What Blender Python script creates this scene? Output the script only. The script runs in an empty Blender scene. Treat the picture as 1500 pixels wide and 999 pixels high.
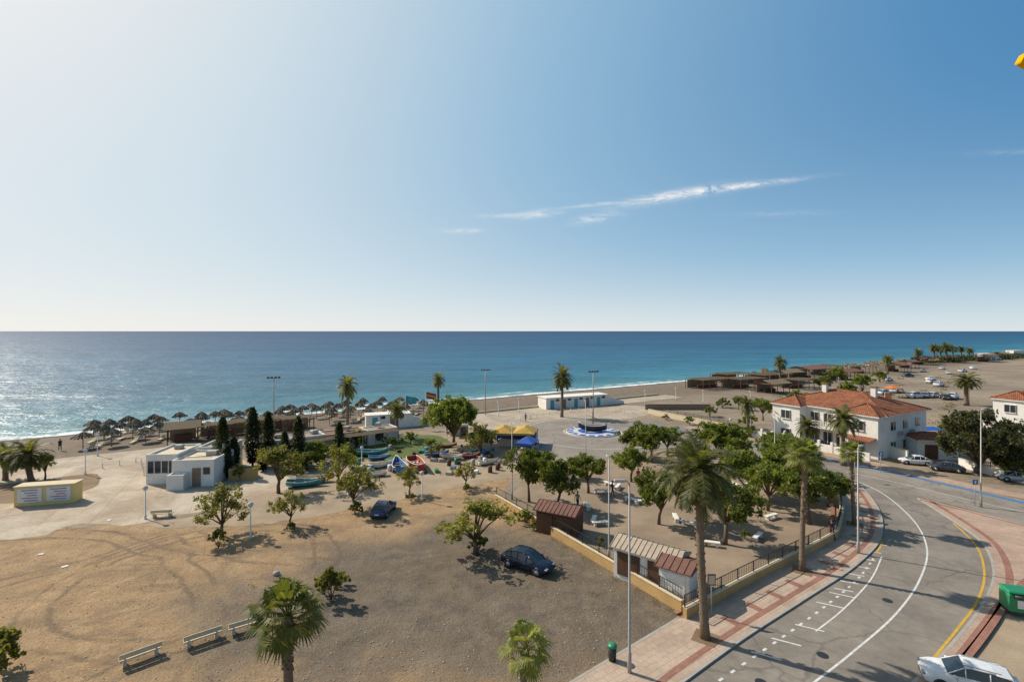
import bpy, bmesh, math, random
import numpy as np
from mathutils import Vector, Matrix
R = math.radians
random.seed(7)
sc = bpy.context.scene
CAMH = 18.0
F = 708.33
# ---- site survey: converts a surveyed sight-line into metres on the ground plane
def G(u, v, z=0.0):
    Y = F*(CAMH-z)/(v-485.0)
    return ((u-750.0)/F*Y, Y)
# ------------------------------------------------------------------ materials
class NT:
    def __init__(s, name):
        s.m = bpy.data.materials.new(name); s.m.use_nodes = True
        s.t = s.m.node_tree; s.n = s.t.nodes; s.l = s.t.links
        s.b = s.n['Principled BSDF']; s.out = s.n['Material Output']
    def N(s, typ, **kw):
        n = s.n.new(typ)
        for k, v in kw.items(): setattr(n, k, v)
        return n
    def L(s, a, b): s.l.new(a, b)
    def math(s, op, a, b=None, c=None, clamp=False):
        n = s.n.new('ShaderNodeMath'); n.operation = op; n.use_clamp = clamp
        for i, x in enumerate((a, b, c)):
            if x is None: continue
            if isinstance(x, (int, float)): n.inputs[i].default_value = x
            else: s.l.new(x, n.inputs[i])
        return n.outputs[0]
    def mix(s, f, a, b, typ='MIX'):
        n = s.n.new('ShaderNodeMix'); n.data_type = 'RGBA'; n.blend_type = typ
        for sock, x in ((n.inputs[0], f), (n.inputs[6], a), (n.inputs[7], b)):
            if isinstance(x, (int, float)): sock.default_value = x
            elif isinstance(x, (tuple, list)): sock.default_value = (*x[:3], 1)
            else: s.l.new(x, sock)
        return n.outputs[2]
    def ramp(s, f, stops, interp='LINEAR'):
        n = s.n.new('ShaderNodeValToRGB'); cr = n.color_ramp; cr.interpolation = interp
        while len(cr.elements) < len(stops): cr.elements.new(0.5)
        for e, (p, c) in zip(cr.elements, stops):
            e.position = p
            e.color = (c, c, c, 1) if isinstance(c, (int, float)) else (*c[:3], 1)
        s.l.new(f, n.inputs[0]); return n.outputs[0]
    def sstep(s, x, lo, hi):
        n = s.n.new('ShaderNodeMapRange'); n.interpolation_type = 'SMOOTHSTEP'
        s.l.new(x, n.inputs[0]); n.inputs[1].default_value = lo; n.inputs[2].default_value = hi
        return n.outputs[0]
    def noise(s, scale, detail=5, rough=0.55, vec=None, dist=0.0):
        n = s.n.new('ShaderNodeTexNoise'); n.inputs['Scale'].default_value = scale
        n.inputs['Detail'].default_value = detail; n.inputs['Roughness'].default_value = rough
        n.inputs['Distortion'].default_value = dist
        s.l.new(vec if vec is not None else s.obj(), n.inputs['Vector']); return n.outputs[0]
    def obj(s):
        if not hasattr(s, '_o'):
            s._o = s.n.new('ShaderNodeTexCoord').outputs['Object']
        return s._o
    def mapping(s, scale=(1, 1, 1), rot=(0, 0, 0), loc=(0, 0, 0), vec=None):
        n = s.n.new('ShaderNodeMapping')
        n.inputs['Scale'].default_value = scale; n.inputs['Rotation'].default_value = rot
        n.inputs['Location'].default_value = loc
        s.l.new(vec if vec is not None else s.obj(), n.inputs['Vector']); return n.outputs[0]
    def xyz(s, vec=None):
        n = s.n.new('ShaderNodeSeparateXYZ'); s.l.new(vec if vec is not None else s.obj(), n.inputs[0]); return n.outputs
    def bump(s, h, strength=0.4, dist=0.05):
        n = s.n.new('ShaderNodeBump'); n.inputs['Strength'].default_value = strength
        n.inputs['Distance'].default_value = dist; s.l.new(h, n.inputs['Height'])
        s.l.new(n.outputs[0], s.b.inputs['Normal']); return n.outputs[0]
    def fin(s, col=None, rough=0.85, spec=0.3):
        if col is not None:
            if isinstance(col, (tuple, list)): s.b.inputs['Base Color'].default_value = (*col[:3], 1)
            else: s.l.new(col, s.b.inputs['Base Color'])
        if isinstance(rough, (int, float)): s.b.inputs['Roughness'].default_value = rough
        else: s.l.new(rough, s.b.inputs['Roughness'])
        s.b.inputs['Specular IOR Level'].default_value = spec
        return s.m
def sc3(c, k): return tuple(min(1, x*k) for x in c)
def vmat(name, c, k=0.75, scale=1.0, rough=0.85, bump=0.0, fine=12.0, spec=0.3, c2=None):
    t = NT(name)
    f = t.ramp(t.noise(scale), [(0.3, 0.0), (0.7, 1.0)])
    col = t.mix(f, c, c2 if c2 else sc3(c, k))
    g = t.noise(fine, 4, 0.7)
    col = t.mix(1.0, col, t.ramp(g, [(0.25, 0.8), (0.75, 1.12)]), 'MULTIPLY')
    if bump: t.bump(g, bump, 0.03)
    return t.fin(col, rough, spec)
def paint(name, c, rough=0.35, spec=0.5, metal=0.0):
    t = NT(name); f = t.noise(3.0, 4)
    col = t.mix(t.ramp(f, [(0.3, 0.0), (0.75, 1.0)]), c, sc3(c, 0.82))
    t.b.inputs['Metallic'].default_value = metal
    return t.fin(col, rough, spec)
# shore line: passes (-90,85) with direction 32.8 deg
sa = R(32.8); SD = (math.cos(sa), math.sin(sa)); SN = (-math.sin(sa), math.cos(sa)); S0 = (-90.0, 85.0)
SC = S0[0]*SN[0]+S0[1]*SN[1]
def sdp(s_, d_): return (S0[0]+SD[0]*s_+SN[0]*d_, S0[1]+SD[1]*s_+SN[1]*d_)
def shore_d(t):
    x, y, z = t.xyz()
    return t.math('SUBTRACT', t.math('ADD', t.math('MULTIPLY', x, SN[0]), t.math('MULTIPLY', y, SN[1])), SC)
def mat_ground():
    t = NT('ground_sand'); d = shore_d(t)
    n1 = t.noise(0.035, 6, 0.6); n2 = t.noise(0.6, 6, 0.65); n3 = t.noise(9, 3, 0.7)
    beach = t.mix(t.ramp(n2, [(0.3, 0.), (0.7, 1.)]), (0.235, 0.18, 0.13), (0.15, 0.115, 0.085))
    land = t.mix(t.ramp(n1, [(0.35, 0.), (0.65, 1.)]), (0.36, 0.28, 0.20), (0.235, 0.185, 0.14))
    land = t.mix(1.0, land, t.ramp(n2, [(0.25, 0.75), (0.75, 1.15)]), 'MULTIPLY')
    n4 = t.noise(0.09, 5, 0.7, vec=t.mapping(scale=(0.5, 1.6, 1), rot=(0, 0, -sa), loc=(3, 9, 0)))
    land = t.mix(t.ramp(n4, [(0.52, 0.), (0.62, 0.5)]), land, (0.15, 0.125, 0.085))
    c = t.mix(t.sstep(t.math('ADD', d, t.math('MULTIPLY', n1, 14)), -34, -22), land, beach)
    dd = t.math('ADD', d, t.math('MULTIPLY', n2, 2.5))
    c = t.mix(t.sstep(dd, -4.5, -2.0), c, (0.085, 0.068, 0.052))
    c = t.mix(1.0, c, t.ramp(n3, [(0.3, 0.8), (0.7, 1.15)]), 'MULTIPLY')
    t.bump(n2, 0.7, 0.25)
    return t.fin(c, 0.9, 0.2)
def mat_lot():
    t = NT('dirt_gravel'); x, y, z = t.xyz()
    big = t.noise(0.07, 6, 0.6, dist=0.6); mid = t.noise(0.55, 7, 0.68); fine = t.noise(7, 4, 0.75)
    pe = t.noise(28, 2, 0.8)
    ex = t.math('DIVIDE', t.math('SUBTRACT', x, -2.5), 18.0)
    ey = t.math('DIVIDE', t.math('SUBTRACT', y, 34.5), 12.0)
    r = t.math('SQRT', t.math('ADD', t.math('MULTIPLY', ex, ex), t.math('MULTIPLY', ey, ey)))
    r = t.math('ADD', r, t.math('MULTIPLY', t.math('SUBTRACT', big, 0.5), 2.0))
    r = t.math('ADD', r, t.math('MULTIPLY', t.math('SUBTRACT', mid, 0.5), 0.9))
    g = t.sstep(r, 0.65, 1.2)
    grey = t.mix(t.ramp(mid, [(0.35, 0.), (0.65, 1.)]), (0.225, 0.178, 0.13), (0.13, 0.104, 0.08))
    tan = t.mix(t.ramp(mid, [(0.35, 0.), (0.68, 1.)]), (0.47, 0.315, 0.175), (0.33, 0.215, 0.12))
    c = t.mix(g, grey, tan)
    pat = t.ramp(t.noise(0.16, 6, 0.7, vec=t.mapping(scale=(1, 2.2, 1), rot=(0, 0, 0.3), loc=(9, 3, 0)), dist=0.8), [(0.49, 0.), (0.60, 1.)])
    c = t.mix(t.math('MULTIPLY', pat, 0.5), c, (0.19, 0.14, 0.095))
    wv = t.math('MULTIPLY', t.math('SUBTRACT', big, 0.5), 5.0)
    tr = None
    for cx, cy, RR in ((-23, 36, 8.0), (-23, 36, 9.6), (-42, 16, 26), (-42, 16, 27.6), (6, 8, 31), (6, 8, 32.6), (-60, 60, 34), (-60, 60, 35.5), (-14, 60, 22), (-14, 60, 23.5)):
        dx = t.math('SUBTRACT', x, cx); dy = t.math('SUBTRACT', y, cy)
        rr = t.math('SQRT', t.math('ADD', t.math('MULTIPLY', dx, dx), t.math('MULTIPLY', dy, dy)))
        e = t.math('ABSOLUTE', t.math('SUBTRACT', t.math('ADD', rr, wv), RR))
        m_ = t.math('SUBTRACT', 1.0, t.sstep(e, 0.05, 0.30))
        tr = m_ if tr is None else t.math('MAXIMUM', tr, m_)
    msk = t.ramp(t.noise(0.25, 4, 0.7, vec=t.mapping(loc=(5, 77, 0))), [(0.38, 0.), (0.55, 0.62)])
    c = t.mix(t.math('MULTIPLY', tr, msk), c, (0.16, 0.118, 0.082))
    c = t.mix(1.0, c, t.ramp(fine, [(0.28, 0.62), (0.72, 1.3)]), 'MULTIPLY')
    c = t.mix(1.0, c, t.ramp(pe, [(0.3, 0.68), (0.7, 1.25)]), 'MULTIPLY')
    t.bump(t.math('ADD', mid, t.math('MULTIPLY', fine, 0.3)), 1.0, 0.2)
    return t.fin(c, 0.95, 0.15)
def mat_asphalt(name='asphalt', base=(0.28, 0.24, 0.20)):
    t = NT(name)
    n1 = t.noise(0.22, 6, 0.6, dist=0.4); n2 = t.noise(2.0, 5, 0.7); n3 = t.noise(30, 2, 0.8)
    c = t.mix(t.ramp(n1, [(0.38, 0.), (0.60, 1.)]), base, sc3(base, 0.76))
    c = t.mix(1.0, c, t.ramp(n2, [(0.3, 0.84), (0.7, 1.1)]), 'MULTIPLY')
    v = t.N('ShaderNodeTexVoronoi', feature='DISTANCE_TO_EDGE'); v.inputs['Scale'].default_value = 0.14
    n = t.N('ShaderNodeVectorMath', operation='ADD')
    t.L(t.obj(), n.inputs[0])
    nz = t.N('ShaderNodeTexNoise'); nz.inputs['Scale'].default_value = 0.8; t.L(t.obj(), nz.inputs['Vector'])
    t.L(nz.outputs[1], n.inputs[1]); t.L(n.outputs[0], v.inputs['Vector'])
    c = t.mix(t.ramp(v.outputs[0], [(0.0, 0.45), (0.012, 0.0)]), c, (0.07, 0.065, 0.06))
    spot = t.ramp(t.noise(0.9, 5, 0.6, vec=t.mapping(loc=(3, 1, 0))), [(0.63, 0.), (0.72, .4)])
    c = t.mix(spot, c, (0.10, 0.088, 0.075))
    c = t.mix(1.0, c, t.ramp(n3, [(0.3, 0.85), (0.7, 1.12)]), 'MULTIPLY')
    return t.fin(c, 0.8, 0.25)
def mat_tiles(name, a, b, size=0.4, rot=0.0, mk=0.78):
    t = NT(name)
    br = t.N('ShaderNodeTexBrick'); br.offset = 0.5
    br.inputs['Scale'].default_value = 1.0; br.inputs['Brick Width'].default_value = size
    br.inputs['Row Height'].default_value = size*0.5; br.inputs['Mortar Size'].default_value = size*0.02
    br.inputs['Color1'].default_value = (*a, 1); br.inputs['Color2'].default_value = (*b, 1)
    br.inputs['Mortar'].default_value = (*sc3(b, mk), 1)
    t.L(t.mapping(rot=(0, 0, rot)), br.inputs['Vector'])
    n1 = t.noise(0.35, 6, 0.65); n2 = t.noise(6, 3, 0.7)
    c = t.mix(1.0, br.outputs[0], t.ramp(n1, [(0.3, 0.74), (0.7, 1.1)]), 'MULTIPLY')
    c = t.mix(1.0, c, t.ramp(n2, [(0.3, 0.86), (0.7, 1.08)]), 'MULTIPLY')
    return t.fin(c, 0.8, 0.3)
def mat_concrete(name, a, b, slab=3.0):
    t = NT(name)
    br = t.N('ShaderNodeTexBrick'); br.offset = 0.0
    br.inputs['Scale'].default_value = 1.0; br.inputs['Brick Width'].default_value = slab
    br.inputs['Row Height'].default_value = slab; br.inputs['Mortar Size'].default_value = 0.025
    br.inputs['Color1'].default_value = (1, 1, 1, 1); br.inputs['Color2'].default_value = (0.88, 0.88, 0.88, 1)
    br.inputs['Mortar'].default_value = (0.62, 0.58, 0.53, 1)
    t.L(t.mapping(rot=(0, 0, -0.45)), br.inputs['Vector'])
    n1 = t.noise(0.16, 7, 0.68, dist=0.5); n2 = t.noise(3, 5, 0.7)
    c = t.mix(t.ramp(n1, [(0.40, 0.), (0.60, 1.)]), a, b)
    c = t.mix(1.0, c, br.outputs[0], 'MULTIPLY')
    c = t.mix(1.0, c, t.ramp(n2, [(0.3, 0.82), (0.7, 1.1)]), 'MULTIPLY')
    return t.fin(c, 0.85, 0.25)
def mat_sea():
    t = NT('sea_water'); d = shore_d(t)
    w = t.noise(0.02, 5, 0.6); nn = t.noise(0.35, 5, 0.65)
    dd = t.math('ADD', d, t.math('MULTIPLY', t.math('SUBTRACT', w, 0.5), 30))
    lg = t.math('DIVIDE', t.math('LOGARITHM', t.math('MAXIMUM', dd, 1.0), 10.0), 4.3)
    c = t.ramp(lg, [(0.0, (0.15, 0.31, 0.33)), (0.24, (0.055, 0.21, 0.26)), (0.36, (0.026, 0.15, 0.22)), (0.48, (0.014, 0.105, 0.185)),
                    (0.62, (0.008, 0.078, 0.165)), (0.78, (0.005, 0.056, 0.145)), (1.0, (0.004, 0.043, 0.13))])
    st = t.noise(1.0, 5, 0.6, vec=t.mapping(scale=(0.002, 0.02, 1), rot=(0, 0, -sa*0.4)))
    c = t.mix(1.0, c, t.ramp(st, [(0.35, 0.78), (0.65, 1.22)]), 'MULTIPLY')
    rp = t.noise(0.09, 5, 0.7, vec=t.mapping(scale=(0.35, 1.3, 1), rot=(0, 0, -sa)))
    c = t.mix(1.0, c, t.ramp(rp, [(0.35, 0.82), (0.65, 1.18)]), 'MULTIPLY')
    wob = t.noise(0.06, 4, 0.6, vec=t.mapping(loc=(31, 4, 0)))
    ds = t.math('ADD', d, t.math('MULTIPLY', t.math('SUBTRACT', wob, 0.5), 6))
    f1 = t.math('MULTIPLY', t.sstep(ds, -2.0, -0.3), t.math('SUBTRACT', 1.0, t.sstep(ds, 0.9, 3.2)))
    f2 = t.math('MULTIPLY', t.sstep(ds, 4.2, 5.3), t.math('SUBTRACT', 1.0, t.sstep(ds, 5.4, 7.2)))
    brk = t.ramp(nn, [(0.40, 0.25), (0.53, 1.0)])
    brk2 = t.ramp(t.noise(0.07, 4, 0.6), [(0.47, 0.0), (0.56, 0.9)])
    foam = t.math('MAXIMUM', t.math('MULTIPLY', f1, brk), t.math('MULTIPLY', f2, t.math('MULTIPLY', brk, brk2)))
    c = t.mix(foam, c, (0.86, 0.87, 0.86))
    v1 = t.mapping(scale=(0.6, 1.0, 1), rot=(0, 0, -sa))
    h = t.math('ADD', t.noise(0.22, 5, 0.62, vec=v1), t.math('MULTIPLY', t.noise(0.035, 3, 0.5, vec=v1), 2.5))
    nb = t.bump(h, 1.0, 1.1)
    df = t.N('ShaderNodeBsdfDiffuse'); t.L(c, df.inputs[0]); t.L(nb, df.inputs['Normal'])
    gl = t.N('ShaderNodeBsdfGlossy'); gl.inputs['Roughness'].default_value = 0.34; t.L(nb, gl.inputs['Normal'])
    fr = t.N('ShaderNodeFresnel'); fr.inputs[0].default_value = 1.33; t.L(nb, fr.inputs['Normal'])
    f = t.math('MULTIPLY', t.math('MINIMUM', t.math('MULTIPLY', fr.outputs[0], 0.8), 0.19), t.math('SUBTRACT', 1.0, foam))
    mx = t.N('ShaderNodeMixShader'); t.L(f, mx.inputs[0]); t.L(df.outputs[0], mx.inputs[1]); t.L(gl.outputs[0], mx.inputs[2])
    t.L(mx.outputs[0], t.out.inputs[0])
    return t.m
def mat_leaf(name, a, b, c3, sat=1.0):
    t = NT(name)
    geo = t.N('ShaderNodeNewGeometry'); oi = t.N('ShaderNodeObjectInfo')
    n = t.noise(0.9, 3, 0.6)
    c = t.mix(t.ramp(n, [(0.35, 0.), (0.65, 1.)]), a, b)
    c = t.mix(t.ramp(geo.outputs['Random Per Island'], [(0.5, 0.), (1.0, 0.95)]), c, c3)
    c = t.mix(1.0, c, t.ramp(oi.outputs['Random'], [(0.0, 0.74), (1.0, 1.26)]), 'MULTIPLY')
    t.fin(c, 0.5, 0.3)
    tr = t.N('ShaderNodeBsdfTranslucent'); t.L(t.mix(1.0, c, (1.5, 1.5, 0.5), 'MULTIPLY'), tr.inputs[0])
    mx = t.N('ShaderNodeMixShader'); mx.inputs[0].default_value = 0.45
    t.L(t.b.outputs[0], mx.inputs[1]); t.L(tr.outputs[0], mx.inputs[2]); t.L(mx.outputs[0], t.out.inputs[0])
    return t.m
def mat_rooftile():
    t = NT('terracotta_tiles')
    w = t.N('ShaderNodeTexBrick'); w.offset = 0.5
    w.inputs['Scale'].default_value = 1; w.inputs['Brick Width'].default_value = 0.25; w.inputs['Row Height'].default_value = 0.4
    w.inputs['Mortar Size'].default_value = 0.035
    w.inputs['Color1'].default_value = (0.42, 0.165, 0.08, 1); w.inputs['Color2'].default_value = (0.29, 0.105, 0.055, 1)
    w.inputs['Mortar'].default_value = (0.13, 0.05, 0.03, 1); t.L(t.obj(), w.inputs['Vector'])
    n = t.noise(0.8, 6, 0.7)
    c = t.mix(1.0, w.outputs[0], t.ramp(n, [(0.3, 0.6), (0.7, 1.2)]), 'MULTIPLY')
    t.bump(w.outputs[1], 0.6, -0.05)
    return t.fin(c, 0.85, 0.2)
def mat_bark(name, a, b, ring=0.0):
    t = NT(name)
    n = t.noise(3.0, 6, 0.7, vec=t.mapping(scale=(1, 1, 4.0 if ring else 0.3)))
    c = t.mix(t.ramp(n, [(0.3, 0.), (0.7, 1.)]), a, b)
    t.bump(n, 0.9, 0.05)
    return t.fin(c, 0.9, 0.15)
M = {}
M['ground'] = mat_ground(); M['lot'] = mat_lot(); M['asphalt'] = mat_asphalt()
M['asphalt2'] = mat_asphalt('asphalt_worn', (0.31, 0.265, 0.22))
M['pave'] = mat_tiles('paving_beige', (0.52, 0.395, 0.30), (0.47, 0.345, 0.26), 0.8, -0.6)
M['pavered'] = mat_tiles('paving_red', (0.37, 0.185, 0.13), (0.31, 0.15, 0.11), 0.4, -0.6)
M['pavepink'] = mat_tiles('paving_pink', (0.50, 0.36, 0.27), (0.44, 0.30, 0.225), 0.6, 0.3)
M['prom'] = mat_concrete('promenade_slabs', (0.50, 0.42, 0.32), (0.39, 0.31, 0.23), 2.0)
M['conc'] = mat_concrete('pale_concrete', (0.55, 0.465, 0.36), (0.39, 0.29, 0.20), 4.0)
M['lane'] = vmat('packed_sand', (0.42, 0.32, 0.22), 0.70, 0.35, 0.95, 0.4, 8)
M['park'] = vmat('park_sand', (0.36, 0.27, 0.19), 0.64, 0.3, 0.95, 0.4, 9)
M['soil'] = vmat('brown_soil', (0.28, 0.185, 0.11), 0.7, 0.5, 0.95, 0.4, 9)
M['grass'] = vmat('lawn_grass', (0.13, 0.17, 0.04), 0.6, 1.2, 0.9, 0.8, 14, c2=(0.08, 0.11, 0.03))
M['kerb'] = vmat('kerb_stone', (0.42, 0.385, 0.34), 0.8, 1.5)
M['white'] = vmat('white_render', (0.82, 0.78, 0.71), 0.86, 0.7, 0.85, 0.1, 6)
M['whitep'] = vmat('white_road_paint', (0.76, 0.74, 0.70), 0.7, 2.5, 0.7, 0, 9)
M['yellowp'] = vmat('yellow_road_paint', (0.66, 0.40, 0.06), 0.75, 2.5)
M['bluep'] = vmat('blue_road_paint', (0.07, 0.22, 0.45), 0.75, 2.5)
M['ochre'] = vmat('ochre_wall', (0.54, 0.34, 0.14), 0.78, 1.0)
M['cream'] = vmat('cream_concrete', (0.70, 0.58, 0.40), 0.85, 2)
M['wood'] = vmat('dark_wood', (0.15, 0.072, 0.042), 0.7, 3)
M['woodl'] = vmat('weathered_wood', (0.30, 0.215, 0.14), 0.7, 3)
M['thatch'] = vmat('thatch', (0.28, 0.21, 0.135), 0.6, 6, 0.95, 0.6, 20)
M['brownroof'] = vmat('brown_sheet_roof', (0.23, 0.115, 0.085), 0.75, 2)
M['beigeroof'] = vmat('beige_sheet_roof', (0.50, 0.40, 0.30), 0.8, 2)
M['gravelroof'] = vmat('gravel_roof', (0.36, 0.29, 0.22), 0.7, 0.8)
M['metal'] = paint('galvanised_metal', (0.42, 0.39, 0.35), 0.5, 0.4, 0.2)
M['dark'] = paint('dark_metal', (0.03, 0.03, 0.03), 0.5)
M['glass'] = paint('window_glass', (0.03, 0.04, 0.05), 0.08, 0.6)
M['tyre'] = paint('tyre_rubber', (0.02, 0.02, 0.02), 0.8, 0.3)
M['rim'] = paint('alloy_rim', (0.45, 0.45, 0.46), 0.3, 0.5, 0.7)
M['rooftile'] = mat_rooftile()
M['leafA'] = mat_leaf('leaf_mid', (0.15, 0.185, 0.034), (0.075, 0.105, 0.02), (0.26, 0.26, 0.055))
M['leafB'] = mat_leaf('leaf_dry', (0.21, 0.20, 0.048), (0.12, 0.13, 0.034), (0.30, 0.25, 0.075))
M['leafC'] = mat_leaf('leaf_cypress', (0.032, 0.046, 0.018), (0.048, 0.058, 0.024), (0.08, 0.085, 0.04))
M['leafD'] = mat_leaf('leaf_pine', (0.075, 0.082, 0.034), (0.045, 0.055, 0.024), (0.14, 0.125, 0.06))
M['leafP'] = mat_leaf('palm_frond', (0.16, 0.17, 0.06), (0.09, 0.11, 0.04), (0.28, 0.24, 0.11))
M['leafW'] = mat_leaf('fan_palm_leaf', (0.17, 0.20, 0.052), (0.10, 0.13, 0.035), (0.33, 0.29, 0.10))
M['dead'] = mat_leaf('dead_frond', (0.30, 0.20, 0.11), (0.20, 0.13, 0.075), (0.36, 0.26, 0.14))
M['bark'] = mat_bark('bark', (0.19, 0.135, 0.092), (0.10, 0.07, 0.048))
M['pbark'] = mat_bark('palm_bark', (0.27, 0.195, 0.13), (0.14, 0.10, 0.068), 1)
# ------------------------------------------------------------------ mesh builder
class MB:
    def __init__(s): s.v = []; s.f = []; s.m = []; s.mats = []; s.sm = []
    def mi(s, mat):
        mm = M[mat] if isinstance(mat, str) else mat
        if mm not in s.mats: s.mats.append(mm)
        return s.mats.index(mm)
    def add(s, vs, fs, mat, smooth=False):
        o = len(s.v); s.v.extend([tuple(map(float, p)) for p in vs]); k = s.mi(mat)
        for f in fs:
            s.f.append(tuple(i+o for i in f)); s.m.append(k); s.sm.append(smooth)
    def box(s, c, d, mat, rot=0.0, bev=0.0, tilt=None):
        x, y, z = [q/2 for q in d]; b = bev
        if b:
            pts = []
            for zz, k in ((-z, 1), (-z+b, 0), (z-b, 0), (z, 1)):
                for (px, py) in ((-x, -y), (x, -y), (x, y), (-x, y)):
                    sx = math.copysign(1, px); sy = math.copysign(1, py)
                    pts.append((px-sx*b*k, py-sy*b*k, zz))
            fs = [(3, 2, 1, 0), (12, 13, 14, 15)]
            for r in range(3):
                for i in range(4):
                    fs.append((r*4+i, r*4+(i+1) % 4, r*4+4+(i+1) % 4, r*4+4+i))
        else:
            pts = [(sx*x, sy*y, sz*z) for sz in (-1, 1) for sx, sy in ((-1, -1), (1, -1), (1, 1), (-1, 1))]
            fs = [(3, 2, 1, 0), (4, 5, 6, 7), (0, 1, 5, 4), (1, 2, 6, 5), (2, 3, 7, 6), (3, 0, 4, 7)]
        m = Matrix.Rotation(rot, 4, 'Z')
        if tilt: m = m @ Matrix.Rotation(tilt[1], 4, tilt[0])
        s.add([m @ Vector(p) + Vector(c) for p in pts], fs, mat)
    def tube(s, path, rad, n, mat, cap=True, smooth=True):
        path = [Vector(p) for p in path]; vs = []; fs = []
        for i, p in enumerate(path):
            d = (path[min(i+1, len(path)-1)]-path[max(i-1, 0)]).normalized()
            a = d.orthogonal().normalized() if abs(d.z) < 0.9 else Vector((1, 0, 0))
            a = (a - d*a.dot(d)).normalized(); b = d.cross(a)
            r = rad[i] if isinstance(rad, (list, tuple)) else rad
            for k in range(n):
                t = 2*math.pi*k/n; vs.append(p+a*math.cos(t)*r+b*math.sin(t)*r)
        for i in range(len(path)-1):
            for k in range(n):
                fs.append((i*n+k, i*n+(k+1) % n, (i+1)*n+(k+1) % n, (i+1)*n+k))
        if cap: fs.append(tuple(range(n))[::-1]); fs.append(tuple((len(path)-1)*n+k for k in range(n)))
        s.add(vs, fs, mat, smooth)
    def sphere(s, c, r, mat, nu=10, nv=7, sc_=(1, 1, 1)):
        vs = []; fs = []
        for j in range(nv+1):
            th = math.pi*j/nv
            for i in range(nu):
                ph = 2*math.pi*i/nu
                vs.append((c[0]+r*sc_[0]*math.sin(th)*math.cos(ph), c[1]+r*sc_[1]*math.sin(th)*math.sin(ph), c[2]+r*sc_[2]*math.cos(th)))
        for j in range(nv):
            for i in range(nu):
                fs.append((j*nu+i, (j+1)*nu+i, (j+1)*nu+(i+1) % nu, j*nu+(i+1) % nu))
        s.add(vs, fs, mat, True)
    def poly(s, pts, z, mat): s.add([(p[0], p[1], z) for p in pts], [tuple(range(len(pts)))], mat)
    def prism(s, pts, z0, z1, mat, side=None):
        n = len(pts); A = sum(pts[i][0]*pts[(i+1) % n][1]-pts[(i+1) % n][0]*pts[i][1] for i in range(n))
        if A < 0: pts = pts[::-1]
        s.add([(p[0], p[1], z1) for p in pts], [tuple(range(n))], mat)
        s.add([(p[0], p[1], z0) for p in pts]+[(p[0], p[1], z1) for p in pts],
              [(i, (i+1) % n, n+(i+1) % n, n+i) for i in range(n)], side or mat)
    def sweep(s, path, w, z0, z1, mat, off=0.0):
        L = []; n = len(path)
        for i, p in enumerate(path):
            a = Vector(path[max(i-1, 0)][:2]); b = Vector(path[min(i+1, n-1)][:2]); d = (b-a).normalized()
            nn = Vector((-d.y, d.x)); q = Vector(p[:2])
            L.append((q+nn*(off+w/2), q+nn*(off-w/2)))
        vs = []
        for a, b in L: vs += [(a.x, a.y, z0), (b.x, b.y, z0), (b.x, b.y, z1), (a.x, a.y, z1)]
        fs = []
        for i in range(n-1):
            o = i*4; q = o+4
            fs += [(o+3, o+2, q+2, q+3), (o+1, q+1, q+2, o+2), (q, o, o+3, q+3)]
        fs += [(0, 1, 2, 3), ((n-1)*4+3, (n-1)*4+2, (n-1)*4+1, (n-1)*4)]
        s.add(vs, fs, mat)
    def ribbon(s, path, w, z, mat, off=0.0):
        n = len(path); vs = []
        for i, p in enumerate(path):
            a = Vector(path[max(i-1, 0)][:2]); b = Vector(path[min(i+1, n-1)][:2]); d = (b-a).normalized()
            nn = Vector((-d.y, d.x)); q = Vector(p[:2])
            for k in (off+w/2, off-w/2): e = q+nn*k; vs.append((e.x, e.y, z))
        s.add(vs, [(2*i+1, 2*i+3, 2*i+2, 2*i) for i in range(n-1)], mat)
    def mesh(s, name):
        me = bpy.data.meshes.new(name); me.from_pydata(s.v, [], s.f)
        for m in s.mats: me.materials.append(m)
        me.polygons.foreach_set('material_index', s.m); me.polygons.foreach_set('use_smooth', s.sm)
        me.update(); return me
    def obj(s, name, loc=(0, 0, 0), rot=0.0, parent=None, scale=None):
        return inst(s.mesh(name), name, loc, rot, parent, scale)
def inst(me, name, loc=(0, 0, 0), rot=0.0, parent=None, scale=None):
    o = bpy.data.objects.new(name, me); sc.collection.objects.link(o)
    o.location = (loc[0], loc[1], loc[2] if len(loc) > 2 else 0)
    o.rotation_euler = rot if isinstance(rot, tuple) else (0, 0, rot)
    if scale: o.scale = scale if isinstance(scale, tuple) else (scale,)*3
    if parent: o.parent = parent
    return o
class Comp:
    def __init__(s): s.p = {}
    def __getitem__(s, k):
        if k not in s.p: s.p[k] = MB()
        return s.p[k]
    def obj(s, name, loc, rot=0.0):
        e = inst(None, name, loc, rot)
        for k, mb in s.p.items(): mb.obj(k, parent=e)
        return e
def cat(pts, n=6):
    P = [Vector(p[:2]) for p in pts]; out = []
    for i in range(len(P)-1):
        p0 = P[max(i-1, 0)]; p1 = P[i]; p2 = P[i+1]; p3 = P[min(i+2, len(P)-1)]
        for k in range(n):
            t = k/n
            q = 0.5*((2*p1)+(-p0+p2)*t+(2*p0-5*p1+4*p2-p3)*t*t+(-p0+3*p1-3*p2+p3)*t**3)
            out.append((q.x, q.y))
    out.append((P[-1].x, P[-1].y)); return out
def GP(*pts): return [G(*p) for p in pts]
def resample(path, step):
    out = [Vector(path[0])]; acc = 0
    for a, b in zip(path[:-1], path[1:]):
        a = Vector(a); b = Vector(b); L = (b-a).length; t = step-acc
        while t <= L: out.append(a+(b-a)*t/L); t += step
        acc = (acc+L) % step if L+acc >= step else acc+L
    return [(p.x, p.y) for p in out]
def rough_edge(pts, amp, seed, step=1.0):
    rg = random.Random(seed); r = resample(pts, step); return [(x+rg.uniform(-amp, amp), y+rg.uniform(-amp, amp)) for x, y in r]
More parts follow.
